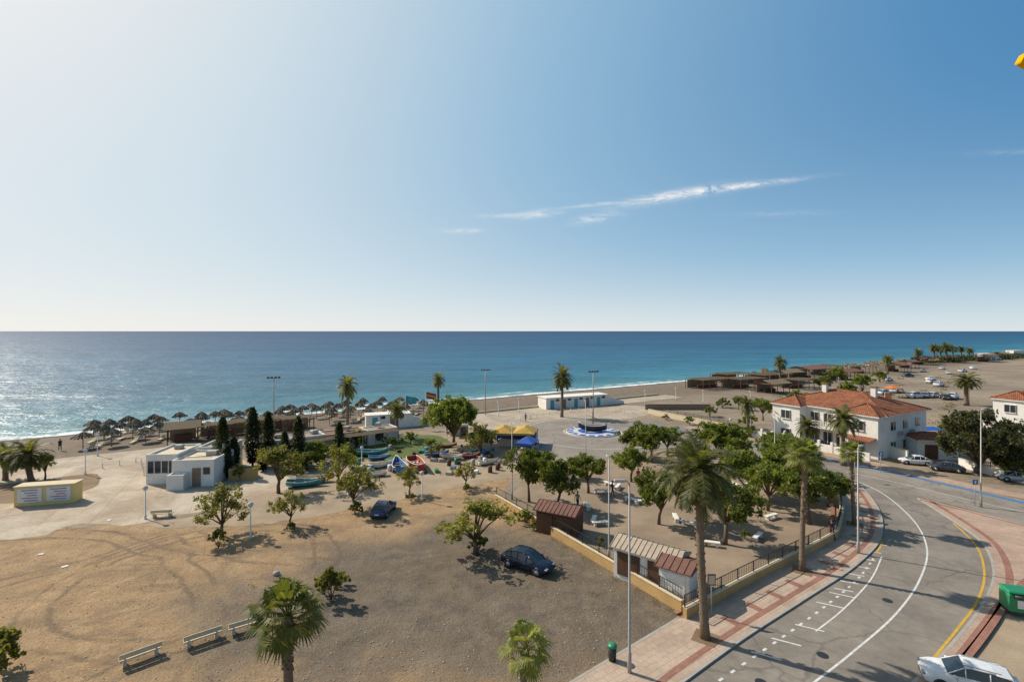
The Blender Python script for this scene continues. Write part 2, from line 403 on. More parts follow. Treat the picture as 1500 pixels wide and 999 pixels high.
# ------------------------------------------------------------------ terrain
g = MB(); ds = [-4000, -600, -120, -60, -25, -18, -10, -4, 0, 6, 15, 60]
zs = [0, 0, 0, 0, 0, -0.02, -0.35, -0.85, -1.25, -1.9, -3, -6]
ss = [-4000, -800, -200, 0, 200, 500, 900, 2000, 6000, 14000]
vs = []
for s_ in ss:
    for d_, z_ in zip(ds, zs):
        vs.append((S0[0]+SD[0]*s_+SN[0]*d_, S0[1]+SD[1]*s_+SN[1]*d_, z_))
n = len(ds)
g.add(vs, [(i*n+j, (i+1)*n+j, (i+1)*n+j+1, i*n+j+1) for i in range(len(ss)-1) for j in range(n-1)], 'ground')
g.obj('ground')
M['sea'] = mat_sea(); w = MB()
w.poly([sdp(-40000, -6), sdp(60000, -6), sdp(60000, 60000), sdp(-40000, 60000)], -1.2, 'sea'); w.obj('sea')
def sheet(name, pts, z, mat):
    m = MB(); m.poly(pts, z, mat); return m.obj(name)
lot_edge = GP((-500, 850), (-200, 815), (0, 792), (60, 778), (200, 765), (300, 764), (430, 735), (520, 712), (640, 695), (745, 676), (760, 690), (727, 735), (1000, 897), (835, 1003))
sheet('dirt_car_park', lot_edge+[(-5, 16), (-5, 8), (-70, 8)], 0.004, 'lot')
sheet('concrete_plaza', rough_edge(cat(GP((-400, 735), (-100, 702), (100, 683), (210, 668), (330, 668), (420, 700), (400, 728), (330, 742), (300, 750), (240, 756), (200, 768), (120, 766), (60, 785), (0, 790), (-200, 812), (-400, 835), (-400, 735)), 4), .35, 2), 0.008, 'conc')
sheet('soil_bed', rough_edge(cat(GP((-150, 722), (0, 710), (130, 694), (146, 700), (135, 715), (60, 733), (0, 738), (-150, 755), (-150, 722)), 4), .12, 3), 0.014, 'soil')
sheet('sandy_lane', rough_edge(cat(GP((190, 770), (300, 752), (420, 722), (520, 700), (640, 690), (745, 672), (770, 684), (735, 702), (640, 720), (560, 738), (430, 762), (300, 772), (190, 770)), 5), .3, 4), 0.012, 'lane')
sheet('boat_yard_sand', GP((420, 722), (520, 655), (640, 640), (735, 628), (790, 655), (745, 676), (640, 695), (520, 712)), 0.006, 'lane')
sheet('lawn', rough_edge(cat(GP((500, 662), (545, 645), (600, 638), (650, 640), (660, 655), (610, 668), (540, 675), (500, 662)), 5), .4, 5), 0.016, 'grass')
prom = cat([sdp(-60, -31), sdp(0, -31), sdp(60, -31), sdp(100, -31), sdp(140, -32)], 4)
m = MB(); m.ribbon(prom, 6, 0.02, 'prom'); m.obj('promenade')
sheet('promenade_plaza', cat(GP((640, 622), (700, 609), (780, 601), (860, 596), (930, 594), (960, 600), (930, 612), (800, 625), (740, 630), (640, 622)), 4), 0.024, 'prom')
m = MB(); m.sweep(cat([sdp(-60, -27.4), sdp(0, -27.4), sdp(12, -27.4)], 4), 0.3, -0.2, 0.35, 'cream'); m.sweep(cat([sdp(75, -27.4), sdp(100, -27.4), sdp(138, -28)], 4), 0.3, -0.2, 0.4, 'cream'); m.obj('promenade_wall')
RC = G(868, 633)
m = MB(); m.poly([(RC[0]+13.0*math.cos(t*math.pi/32), RC[1]+13.5*math.sin(t*math.pi/32)) for t in range(64)], 0.030, 'asphalt2'); m.obj('roundabout_road')
inner = cat(GP((925, 668), (1000, 655), (1100, 668), (1180, 682), (1245, 703), (1283, 740), (1291, 785), (1255, 828), (1180, 878), (1090, 936), (1000, 1001)), 6)+[(5, 21.5), (-4, 14)]
outer = cat(GP((930, 616), (1000, 628), (1100, 648), (1200, 668), (1262, 680), (1330, 706), (1400, 752), (1440, 795), (1455, 838), (1442, 882), (1400, 938), (1330, 1010)), 6)+[(9, 15), (4, 9)]
sheet('main_road', inner+outer[::-1], 0.034, 'asphalt')
b_up = cat(GP((1225, 676), (1300, 690), (1400, 713), (1500, 733), (1700, 765)), 5)
b_lo = cat(GP((1285, 712), (1345, 727), (1420, 747), (1500, 768), (1700, 805)), 5)
sheet('side_road', b_up+b_lo[::-1], 0.038, 'asphalt2')
sheet('service_road', GP((765, 640), (800, 672), (850, 676), (925, 668), (950, 640), (860, 640)), 0.026, 'asphalt2')
m = MB()
def ring(mb, r0, r1, z, mat, n=48, c=RC):
    vs = []; fs = []
    for i in range(n):
        a = 2*math.pi*i/n
        vs += [(c[0]+r0*math.cos(a), c[1]+r0*math.sin(a), z), (c[0]+r1*math.cos(a), c[1]+r1*math.sin(a), z)]
    for i in range(n): fs.append((2*i, 2*i+1, (2*i+3) % (2*n), (2*i+2) % (2*n)))
    mb.add(vs, fs, mat)
circ = lambda r: [(RC[0]+r*math.cos(t*math.pi/24), RC[1]+r*math.sin(t*math.pi/24)) for t in range(48)]
M['blue'] = paint('blue_mosaic', (0.03, 0.10, 0.42), 0.4)
M['whiteg'] = vmat('white_gravel', (0.64, 0.62, 0.60), 0.8, 2.0)
m.prism(circ(4.7), 0.03, 0.22, 'kerb', 'white'); ring(m, 3.5, 4.45, 0.225, 'blue'); ring(m, 0.05, 3.5, 0.228, 'whiteg')
for k in range(16):
    a = 2*math.pi*k/16
    m.box((RC[0]+3.97*math.cos(a), RC[1]+3.97*math.sin(a), 0.235), (0.7, 0.5, 0.02), 'white', a)
ring(m, 1.3, 2.6, 0.232, 'blue'); m.obj('roundabout_island')
m = MB(); ring(m, 5.0, 5.15, 0.042, 'whitep'); ring(m, 12.4, 12.55, 0.042, 'whitep')
cl = cat(GP((1190, 1002), (1250, 955), (1312, 900), (1347, 850), (1358, 805), (1340, 765), (1300, 728), (1262, 708), (1200, 686)), 8)
m.ribbon([(9, 18)]+cl, 0.12, 0.042, 'whitep')
pk = cat(GP((1035, 1010), (1120, 952), (1200, 895), (1255, 850), (1282, 815)), 10)
rs = resample(pk, 0.35)
for i in range(0, len(rs)-2, 3): m.ribbon(rs[i:i+2], 0.14, 0.042, 'whitep')
pk2 = resample(cat(GP((1195, 925), (1235, 893), (1275, 850), (1292, 815)), 10), 0.4)
m.ribbon(pk2, 0.1, 0.042, 'whitep')
for p in ((1165, 915), (1100, 955), (1215, 868), (1195, 882), (1130, 935)):
    a = G(*p); d = Vector((0.68, -0.36)).normalized()
    m.ribbon([(a[0], a[1]), (a[0]+d.x*1.5, a[1]+d.y*1.5)], 0.12, 0.043, 'whitep')
for k in range(7):
    a = G(1222+k*9, 862-k*11)
    m.ribbon([a, (a[0]+1.0, a[1]-0.45)], 0.12, 0.043, 'whitep')
m.ribbon(resample(cat(GP((1350, 985), (1400, 925), (1432, 880), (1442, 840), (1430, 800), (1395, 765)), 8), 0.5), 0.14, 0.042, 'yellowp')
m.ribbon(resample(cat(GP((1283, 810), (1291, 796), (1287, 770)), 8), 0.3), 0.14, 0.044, 'yellowp')
bl = cat(GP((925, 618), (1000, 631), (1100, 651), (1200, 671), (1255, 682), (1330, 697), (1420, 718), (1500, 737)), 6)
m.ribbon(bl, 0.8, 0.046, 'bluep')
m.ribbon(cat(GP((1240, 692), (1300, 704), (1400, 728), (1500, 750), (1600, 768)), 6), 0.12, 0.048, 'whitep')
for p in ((1205, 960), (1115, 1000), (1300, 880)):
    a = G(*p); ring(m, .02, .3, 0.043, 'dark', 16, a)
m.obj('road_markings')
kerb_in = inner[12:]
wl = cat(GP((1180, 692), (1215, 712), (1232, 745), (1228, 780), (1212, 797), (1100, 855), (1003, 908)), 5)
sidew = kerb_in + [(-9, 14)] + [G(760, 1060), G(835, 1003), G(993, 908)] + wl[::-1]
m = MB(); m.prism(sidew, 0, 0.13, 'pave'); m.sweep(kerb_in, 0.16, 0.0, 0.134, 'kerb', 0.0)
m.ribbon(kerb_in[2:], 0.35, 0.138, 'pavered', -0.7)
m.ribbon(wl, 0.3, 0.138, 'pavered', -0.7)
rp = resample(kerb_in, 2.6)
for i, p in enumerate(rp[:-8]):
    q = rp[i+1]; d = (Vector(q)-Vector(p)).normalized(); nn = Vector((d.y, -d.x))
    if i > 1: m.ribbon([(p[0]+nn.x*0.9, p[1]+nn.y*0.9), (p[0]+nn.x*1.9, p[1]+nn.y*1.9)], 0.5, 0.142, 'pavered')
m.sweep([G(993, 908), G(835, 1003), G(760, 1060)], 0.16, 0, 0.136, 'kerb')
for u, v in ((1033, 937), (1175, 838), (1252, 770)):
    a = G(u, v); m.box((a[0], a[1], .139), (1.3, 1.3, .02), 'soil', -.6)
m.obj('pavement')
right_edge = cat(GP((1345, 731), (1400, 766), (1440, 797), (1456, 838), (1443, 882), (1401, 938), (1331, 1010)), 6)
m = MB()
m.prism(right_edge+[G(1372, 1030)]+GP((1408, 985), (1478, 888), (1520, 850), (1700, 850), (1700, 808), (1500, 770), (1420, 749)), 0, 0.13, 'pavepink')
m.sweep(right_edge, 0.16, 0, 0.134, 'kerb'); m.ribbon(right_edge, 0.4, 0.138, 'pavered', 0.8)
m.ribbon(GP((1700, 808), (1500, 770), (1420, 749), (1350, 732)), 0.3, 0.138, 'pavered', 0.5)
m.ribbon(GP((1388, 1010), (1408, 985), (1478, 888), (1520, 850)), 0.3, 0.138, 'pavered', 0.4)
m.obj('pavement')
fo = cat(GP((1000, 627), (1100, 647), (1200, 667), (1262, 679), (1300, 689), (1400, 712), (1500, 732), (1650, 756)), 5)
m = MB(); m.sweep(fo, 2.2, 0, 0.13, 'pavepink', 1.15); m.obj('pavement')
sheet('tan_forecourt', [G(1331, 1012), G(1408, 985), G(1478, 888), G(1520, 850), G(1800, 860), (40, 10), (10, 10)], 0.006, 'lane')
park = GP((735, 735), (1000, 893))+[p for p in wl[::-1]]+GP((1150, 680), (1000, 662), (900, 668), (800, 680))
sheet('park_ground', park, 0.022, 'park')
def wall(name, path, h, th, mat, fence=0.0, z0=0.0, copem='cream', fm='dark'):
    m = MB(); m.sweep(path, th, z0, h, mat); m.sweep(path, th+0.08, h, h+0.07, copem)
    if fence:
        r = resample(path, 0.22)
        for i, p in enumerate(r):
            if i % 9 == 0: m.box((p[0], p[1], h+0.07+fence/2), (0.07, 0.07, fence), fm)
            else: m.box((p[0], p[1], h+0.07+fence/2), (0.02, 0.02, fence-0.1), fm)
        for q in (0.1, fence-0.02):
            m.sweep(path, 0.04, h+0.07+q-0.02, h+0.07+q+0.02, fm)
    return m.obj(name)
pw = GP((727, 735), (1000, 897)); wall('park_wall', pw, 0.75, 0.28, 'ochre', 0.75)
wall('park_wall', wl[::-1], 0.75, 0.28, 'ochre', 0.75, 0.1)
# ------------------------------------------------------------------ vegetation
def leafquads(C, size, rng, up=0.4, asp=0.5):
    n = len(C); nrm = rng.normal(size=(n, 3)); nrm[:, 2] += up
    nrm /= np.linalg.norm(nrm, axis=1)[:, None]
    a = rng.normal(size=(n, 3)); a -= nrm*(a*nrm).sum(1)[:, None]; a /= np.linalg.norm(a, axis=1)[:, None]
    b = np.cross(nrm, a); s = size*rng.uniform(0.6, 1.4, size=(n, 1))
    return np.stack([C+a*s, C+b*s*asp, C-a*s, C-b*s*asp], 1).reshape(-1, 3)
def addleaves(mb, V, mat):
    n = len(V)//4; mb.add(V.tolist(), [(4*i, 4*i+1, 4*i+2, 4*i+3) for i in range(n)], mat)
def tree_mesh(name, seed, h=5.0, r=2.5, base=0.35, lobes=8, clumps=9, per=55, leaf=0.13, mat='leafA', flat=0.75, trunk=0.14, gap=1.0, lean=0.12):
    rng = np.random.default_rng(seed); mb = MB()
    zc = h*(base+1)/2*1.02; rz = (h-h*base)/2
    tr = [(0, 0, -0.05), (rng.normal()*.05, rng.normal()*.05, h*base*0.6), (rng.normal()*lean, rng.normal()*lean, h*base)]
    mb.tube(tr, [trunk*1.3, trunk, trunk*0.85], 8, 'bark'); top = Vector(tr[-1])
    Cs = []
    for i in range(lobes):
        az = 2*math.pi*(i*0.618+rng.uniform(-0.1, 0.1)); el = rng.uniform(-0.65, 1.0)
        rr = rng.uniform(0.42, 0.80); ce = math.sqrt(max(0, 1-min(1, abs(el))**2))
        if i == 0: ce = 0.2; el = 0.9
        lc = np.array([r*rr*ce*math.cos(az), r*rr*ce*math.sin(az), zc+rz*rr*el])
        mid = top.lerp(Vector(lc), 0.5)+Vector((0, 0, 0.15*h*0.3))
        mb.tube([top, mid, Vector(lc)], [trunk*0.6, trunk*0.38, trunk*0.12], 5, 'bark')
        lr = r*rng.uniform(0.24, 0.44)
        for k in range(clumps):
            d = rng.normal(size=3); d /= np.linalg.norm(d); d[2] *= flat
            cc = lc+d*lr*rng.uniform(0.55, 1.15); cr = rng.uniform(0.20, 0.42)*r*0.42
            if k % 3 == 0: mb.tube([Vector(lc), Vector(cc)], [trunk*0.12, 0.01], 4, 'bark')
            q = rng.normal(size=(int(per*rng.uniform(.5, 1.3)), 3)); q /= np.linalg.norm(q, axis=1)[:, None]
            q *= (rng.uniform(0.3, 1.0, size=(len(q), 1)))*cr*gap; Cs.append(cc+q)
    addleaves(mb, leafquads(np.concatenate(Cs), leaf, rng), mat); return mb.mesh(name)
TA = [tree_mesh('tree_ficus', 10+i, lobes=13, clumps=11, per=46, leaf=0.135, gap=1.15, base=0.30) for i in range(6)]
TB = [tree_mesh('tree_young', 30+i, lobes=9, clumps=9, per=42, leaf=0.125, mat='leafB', base=0.26, gap=1.2) for i in range(5)]
TS = [tree_mesh('shrub', 50+i, h=1.6, r=1.0, base=0.05, lobes=7, clumps=8, per=40, leaf=0.08, mat='leafA', trunk=0.04) for i in range(2)]
TSB = [tree_mesh('shrub_dry', 60+i, h=1.6, r=1.0, base=0.05, lobes=7, clumps=7, per=36, leaf=0.08, mat='leafB', trunk=0.04) for i in range(2)]
TP = tree_mesh('pine', 77, h=8.4, r=4.6, base=0.12, lobes=24, clumps=11, per=62, leaf=0.19, mat='leafD', trunk=0.25, gap=0.95)
TO = tree_mesh('big_ficus', 78, h=7, r=4.8, base=0.2, lobes=18, clumps=14, per=76, leaf=0.18, mat='leafA', trunk=0.25)
def cypress_mesh(seed):
    rng = np.random.default_rng(seed); mb = MB(); mb.tube([(0, 0, 0), (0.05, 0, 6)], [0.12, 0.02], 6, 'bark')
    n = 6500; t = rng.uniform(0.02, 1, n)**0.9; ph = rng.uniform(0, 2*np.pi, n)
    rad = 0.72*np.sin(np.pi*np.clip(t*0.88+0.1, 0, 1))**0.7*(1+0.28*np.sin(ph*3+t*14+seed)*np.sin(t*31+ph))
    rad *= rng.uniform(0.45, 1.05, n)
    C = np.stack([rad*np.cos(ph), rad*np.sin(ph), 0.2+t*6.6], 1)+rng.normal(scale=0.05, size=(n, 3))
    addleaves(mb, leafquads(C, 0.11, rng, 0.2, 0.4), 'leafC'); return mb.mesh('cypress')
TC = [cypress_mesh(s_) for s_ in (1, 2, 3)]
def pinnate_mesh(seed, H=8, L=2.9, nf=38, tr=0.24, lean=0.2, mat='leafP', skirt=8, lw=0.055):
    rng = np.random.default_rng(seed); mb = MB()
    pts = [(lean*math.sin(k/8*1.7), 0.1*math.sin(k/8*3), H*k/8) for k in range(9)]
    rr = [tr*(1.35 if k == 0 else 1.0-0.03*k+0.04*(k % 2)) for k in range(9)]; rr[-1] = tr*1.3; rr[-2] = tr*1.1
    mb.tube(pts, rr, 10, 'pbark')
    for k in range(90):
        a = k*2.4; z = H*(0.08+0.92*k/90); f = z/H*8; i = int(min(7, f)); px = pts[i][0]+(pts[i+1][0]-pts[i][0])*(f-i)
        mb.box((px+tr*math.cos(a)*0.92, tr*math.sin(a)*0.92, z), (0.10, 0.12, 0.10), 'pbark', a)
    top = Vector(pts[-1])
    for f in range(nf+skirt):
        dead = f >= nf; az = f*2.39996+rng.uniform(-.2, .2)
        el = R(80-118*(f/nf)**1.0)+rng.uniform(-.1, .1) if not dead else R(-60+rng.uniform(-15, 15))
        ll = L*rng.uniform(0.85, 1.1)*(0.6 if dead else 1.0); m_ = 'dead' if dead else mat
        d = Vector((math.cos(az)*math.cos(el), math.sin(az)*math.cos(el), math.sin(el))); p = top.copy(); N = 9; path = [p.copy()]; dirs = [d.copy()]
        for k in range(N):
            d = (d+Vector((0, 0, -0.13-0.02*k))).normalized(); p = p+d*ll/N; path.append(p.copy()); dirs.append(d.copy())
        mb.tube(path, [0.035*(1-k/(N+2)) for k in range(N+1)], 3, m_, cap=False)
        nl = 28; vs = []; fs = []
        for k in range(3, nl):
            t = k/nl*N; i = min(N-1, int(t)); q = path[i].lerp(path[i+1], t-i); dd = dirs[i]
            side = dd.cross(Vector((0, 0, 1))); side = side.normalized() if side.length > 0.05 else Vector((1, 0, 0))
            for sgn in (-1, 1):
                le = 0.56*math.sin(math.pi*(0.12+0.8*k/nl))*rng.uniform(0.85, 1.15)*L/2.9
                e = q+(side*sgn*0.85+dd*0.6+Vector((0, 0, -0.25+rng.uniform(-.2, .2)))).normalized()*le
                o = len(vs); vs += [q-dd*lw, q+dd*lw, e+dd*lw*0.3, e-dd*lw*0.3]; fs.append((o, o+1, o+2, o+3))
        mb.add(vs, fs, m_)
    return mb.mesh('date_palm')
def fan_mesh(seed, H=8, nf=34, tr=0.2, pet=1.0, fan=0.85, lean=0.2, skirt=12):
    rng = np.random.default_rng(seed); mb = MB()
    pts = [(lean*math.sin(k/8*1.7), 0.08*math.sin(k/8*4), H*k/8) for k in range(9)]
    rr = [tr*(1.5 if k == 0 else 1.1-0.05*k+0.04*(k % 2)) for k in range(9)]; rr[-1] = tr*1.2; rr[-2] = tr*1.15
    mb.tube(pts, rr, 10, 'pbark'); top = Vector(pts[-1])
    for k in range(60):
        a = k*2.4; z = H*(0.45+0.55*k/60); f = z/H*8; i = int(min(7, f)); px = pts[i][0]+(pts[i+1][0]-pts[i][0])*(f-i)
        mb.box((px+tr*math.cos(a)*0.95, tr*math.sin(a)*0.95, z), (0.12, 0.08, 0.14), 'pbark', a)
    for f in range(nf+skirt):
        dead = f >= nf; az = f*2.39996+rng.uniform(-.2, .2); m_ = 'dead' if dead else 'leafW'
        el = R(80-110*(f/nf)) if not dead else R(-68+rng.uniform(-12, 12))
        d = Vector((math.cos(az)*math.cos(el), math.sin(az)*math.cos(el), math.sin(el)))
        pl = pet*rng.uniform(0.75, 1.1)*(0.45 if dead else 1)
        mid = top+d*pl*0.5; e = mid+(d+Vector((0, 0, -0.25))).normalized()*pl*0.5
        mb.tube([top, mid, e], [0.03, 0.022, 0.018], 3, m_, cap=False)
        d2 = (e-mid).normalized(); side = d2.cross(Vector((0, 0, 1))).normalized(); vs = []; fs = []; ns = 19
        for k in range(ns):
            a = R(-105+210*k/(ns-1)); q = (d2*math.cos(a)+side*math.sin(a)); upv = side.cross(d2)
            le = fan*(1-0.25*abs(a)/R(105))*rng.uniform(0.85, 1.1)*(0.75 if dead else 1)
            t1 = side*math.cos(a)-d2*math.sin(a); wdt = le*0.062
            m1 = e+q*le*0.6+upv*0.04; tip = e+q*le+Vector((0, 0, -0.28*le))
            o = len(vs); vs += [e, m1+t1*wdt, tip, m1-t1*wdt]; fs.append((o, o+1, o+2, o+3))
        mb.add(vs, fs, m_)
    return mb.mesh('fan_palm')
def put(me, name, u, v, sx=1.0, sz=None, rot=None, z=0.0):
    x, y = G(u, v); return inst(me, name, (x, y, z), rot if rot is not None else random.uniform(0, 6.28), None, (sx, sx, sz if sz else sx))
def T(kind, i, u, v, top, r):
    h = CAMH*(v-top)/(v-485.0)
    lib = {'A': TA, 'B': TB}[kind]
    put(lib[i % len(lib)], 'street_tree', u, v, r/2.35, h/5.0)
for i, q in enumerate([(325, 785, 718, 2.35), (425, 770, 720, 1.5), (408, 722, 655, 3.0), (495, 715, 655, 2.4), (522, 747, 684, 2.4), (600, 725, 686, 1.4),
                       (682, 714, 678, 1.4), (632, 672, 643, 1.6), (702, 668, 622, 2.5)]): T('B', i, *q)
put(TB[2], 'street_tree', 697, 812, 1.42, 0.86, 1.0)
T('A', 1, 705, 662, 628, 2.4)
put(TO, 'ficus_tree', 665, 652, 0.98, 1.02, 0.5)
for i, q in enumerate([(775, 735, 653, 2.2), (818, 748, 668, 2.3), (862, 722, 666, 2.3), (925, 706, 653, 2.0), (965, 768, 692, 2.2), (1062, 797, 700, 2.8),
                       (1030, 765, 695, 2.4), (1095, 728, 655, 2.8), (1055, 684, 617, 3.5), (1185, 768, 672, 3.0), (1148, 702, 638, 3.0), (1125, 748, 678, 2.4),
                       (955, 678, 620, 2.9), (928, 670, 622, 2.2), (978, 668, 625, 2.5), (1212, 742, 690, 2.0), (1165, 692, 648, 2.4), (1150, 725, 660, 2.6),
                       (1080, 672, 638, 2.2), (840, 700, 668, 1.6), (790, 700, 660, 2.0), (1010, 685, 645, 2.2), (1118, 616, 584, 2.2), (1082, 600, 580, 1.6)]): T('A', i, *q)
put(TP, 'pine_tree', 1430, 693, 1.02, 1.0, 0.4); put(TP, 'pine_tree', 1478, 700, 0.55, 0.62, 2.4)
for i, (u, v, s_) in enumerate([(319, 803, .95), (428, 778, .5), (522, 752, .85), (602, 735, .7), (700, 806, 1.0), (683, 722, .6), (485, 882, 1.15), (478, 872, .9), (500, 858, .7), (0, 1005, 1.5), (-12, 985, 1.4), (1090, 790, .5), (880, 800, .5), (770, 768, .8), (783, 776, .6), (760, 762, .6)]):
    put((TS if i % 3 else TSB)[i % 2], 'shrub', u, v, s_, s_*(1.25 if i in (6, 9) else 1.0))
for u, v, s_ in [(520, 655, 2.2), (535, 650, 1.6), (465, 680, 2.4), (452, 688, 1.8), (478, 676, 1.6), (1225, 600, 3), (1180, 595, 2.4), (1245, 585, 3.2), (1205, 570, 3.5), (1260, 574, 4), (1165, 588, 2.5),
                 (1095, 628, 2), (1100, 640, 1.5), (1130, 650, 1.4), (1290, 560, 3), (1225, 560, 4), (1390, 640, 2.3), (1395, 652, 1.6), (1060, 597, 2), (1040, 610, 1.6), (1495, 705, 2), (575, 655, 1.2), (600, 650, 1.4), (330, 700, 1.5), (350, 703, 1.2), (1120, 655, 1.5), (1010, 622, 1.2), (975, 615, 1.0), (505, 672, 1.8), (440, 690, 1.6), (555, 650, 1.4)]:
    put(random.choice(TS), 'shrub', u, v, s_, s_*0.8)
for i, (u, v, top) in enumerate([(326, 693, 611), (343, 692, 640), (370, 682, 597), (393, 676, 604), (417, 682, 632), (437, 680, 610), (497, 664, 618), (385, 690, 652), (332, 700, 652)]):
    h = CAMH*(v-top)/(v-485.0); put(TC[i % 3], 'cypress_tree', u, v, h/6.8*1.15 if h > 5 else 0.95, h/6.8)
P1 = pinnate_mesh(1, 9.8, 3.0, 58, 0.24, 0.35, skirt=14, lw=.06); P2 = pinnate_mesh(2, 8.3, 3.3, 56, 0.3, 0.1, lw=.07)
P3 = pinnate_mesh(3, 6.2, 2.5, 46, 0.28, 0.05, skirt=14, lw=.065)
P4 = pinnate_mesh(9, 3.4, 2.6, 40, 0.26, -0.3, skirt=6, lw=.06)
W1 = fan_mesh(4, 8.6, 38, 0.2, 0.95, 0.85, 0.3, 16); W2 = fan_mesh(5, 4.6, 38, 0.22, 1.15, 0.95, -0.1, 12); W3 = fan_mesh(6, 2.1, 22, 0.16, 0.85, 0.8, 0.05, 2)
def palm(me, u, v, s_=1.0, sz=None, rot=0.0): put(me, 'palm_tree', u, v, s_, sz, rot)
palm(P1, 1033, 937, 1.0, 1.0, 3.0); palm(W1, 1175, 838, 0.95, 1.0, 0.5); palm(W1, 1252, 770, 0.8, 0.78, 2.5)
palm(W2, 424, 1045, 1.0, 1.0, 0.4); palm(W3, 768, 1012, 1.0, 1.0, 1.0)
palm(P3, 1236, 682, 1.1, 1.0, 1.0); palm(P3, 1183, 672, 0.85, 0.75, 2.0); palm(P2, 823, 611, 0.95, 1.0, 0.0)
palm(P3, 509, 629, 1.0, 1.28, 0.2); palm(P3, 642, 592, 1.0, 1.0, 1.2); palm(P3, 582, 641, 0.85, 0.78, 2.2); palm(P3, 1416, 594, 1.7, 1.0, 0.3)
palm(P3, 1143, 565, 1.2, 1.25, 1.3); palm(P3, 1095, 640, 0.7, 0.9, 3)
palm(P4, 46, 704, 1.1, 0.95, 1.0); palm(P4, 8, 703, 0.95, 0.85, 2.6)
T('B', 2, 66, 702, 664, 1.6)
for u, v, s_ in [(1368, 530, 1.7), (1378, 529, 1.5), (1386, 531, 1.8), (1396, 528, 1.5), (1408, 527, 1.4), (1300, 548, 1.3), (1420, 528, 1.3), (1345, 534, 1.4)]: palm(P3, u, v, s_, s_*0.8, u)
rng = np.random.default_rng(5); mb = MB(); Cs = []
for k in range(260):
    u = rng.uniform(1350, 1495); v = 529-(u-1350)*0.055+rng.uniform(-2, 4); x, y = G(u, v)
    q = rng.normal(size=(35, 3))*np.array([2.5, 2.5, 0.9]); q[:, 2] = abs(q[:, 2]); Cs.append(q+np.array([x, y, 0.2]))
addleaves(mb, leafquads(np.concatenate(Cs), 0.6, rng), 'leafC'); mb.obj('distant_scrub')
mb = MB(); Cs = []
for k in range(90):
    u = rng.uniform(1120, 1400); v = rng.uniform(548, 625)
    if 1130 < u < 1370 and v > 590: continue
    x, y = G(u, v); q = rng.normal(size=(60, 3))*np.array([.7, .7, 0.35]); q[:, 2] = abs(q[:, 2]); Cs.append(q+np.array([x, y, 0.05]))
addleaves(mb, leafquads(np.concatenate(Cs), 0.16, rng), 'leafB'); mb.obj('field_scrub')
mb = MB(); Cs = []
def weedline(path, off, dens, amp):
    for p in resample(path, dens):
        if rng.random() < .45: continue
        c = np.array([p[0]+off[0]+rng.normal()*amp, p[1]+off[1]+rng.normal()*amp, .06]); q = rng.normal(size=(int(rng.uniform(8, 40)), 3))*np.array([.16, .16, .07]); q[:, 2] = abs(q[:, 2]); Cs.append(c+q)
weedline(pw, (-.5, -.4), .5, .25); weedline(lot_edge[3:10], (0, 0), 1.0, .6); weedline(GP((100, 850), (500, 830), (700, 870), (900, 960)), (0, 0), 1.2, 2.2); weedline(GP((740, 740), (980, 880)), (1.0, 1.2), .8, .5)
addleaves(mb, leafquads(np.concatenate(Cs), 0.05, rng, 1.0, .35), 'leafB'); mb.obj('weeds')
mb = MB()
for k in range(500):
    s_ = rng.uniform(250, 760); d_ = rng.uniform(-3, 1.5)-(s_ > 420)*2; p = sdp(s_, d_); rr = rng.uniform(0.5, 1.3)*(1.3 if s_ > 420 else 0.6)
    mb.box((p[0], p[1], -0.8+rr*0.3), (rr*1.5, rr*1.2, rr), 'wood' if k % 3 == 0 else 'soil', rng.uniform(0, 3), rr*0.25, ('X', rng.uniform(-.5, .5)))
mb.obj('breakwater_rocks')
mb = MB()
for k in range(900):
    u = rng.uniform(0, 900); v = rng.uniform(780, 998); x, y = G(u, v)
    if u > 727 and (v-735)/(u-727+1e-3) < 0.62: continue
    rr = rng.uniform(0.02, 0.06); mb.sphere((x, y, rr*0.4), rr, 'cream' if k % 3 else 'kerb', 5, 3, (1, 0.8, 0.6))
mb.sphere((*G(405, 842), 0.12), 0.28, 'kerb', 8, 5, (1, 0.8, 0.7))
for u, v in ((95, 830), (60, 812), (160, 762)): mb.box((*G(u, v), .03), (.4, .3, .05), 'white', u, .01)
mb.obj('loose_stones')
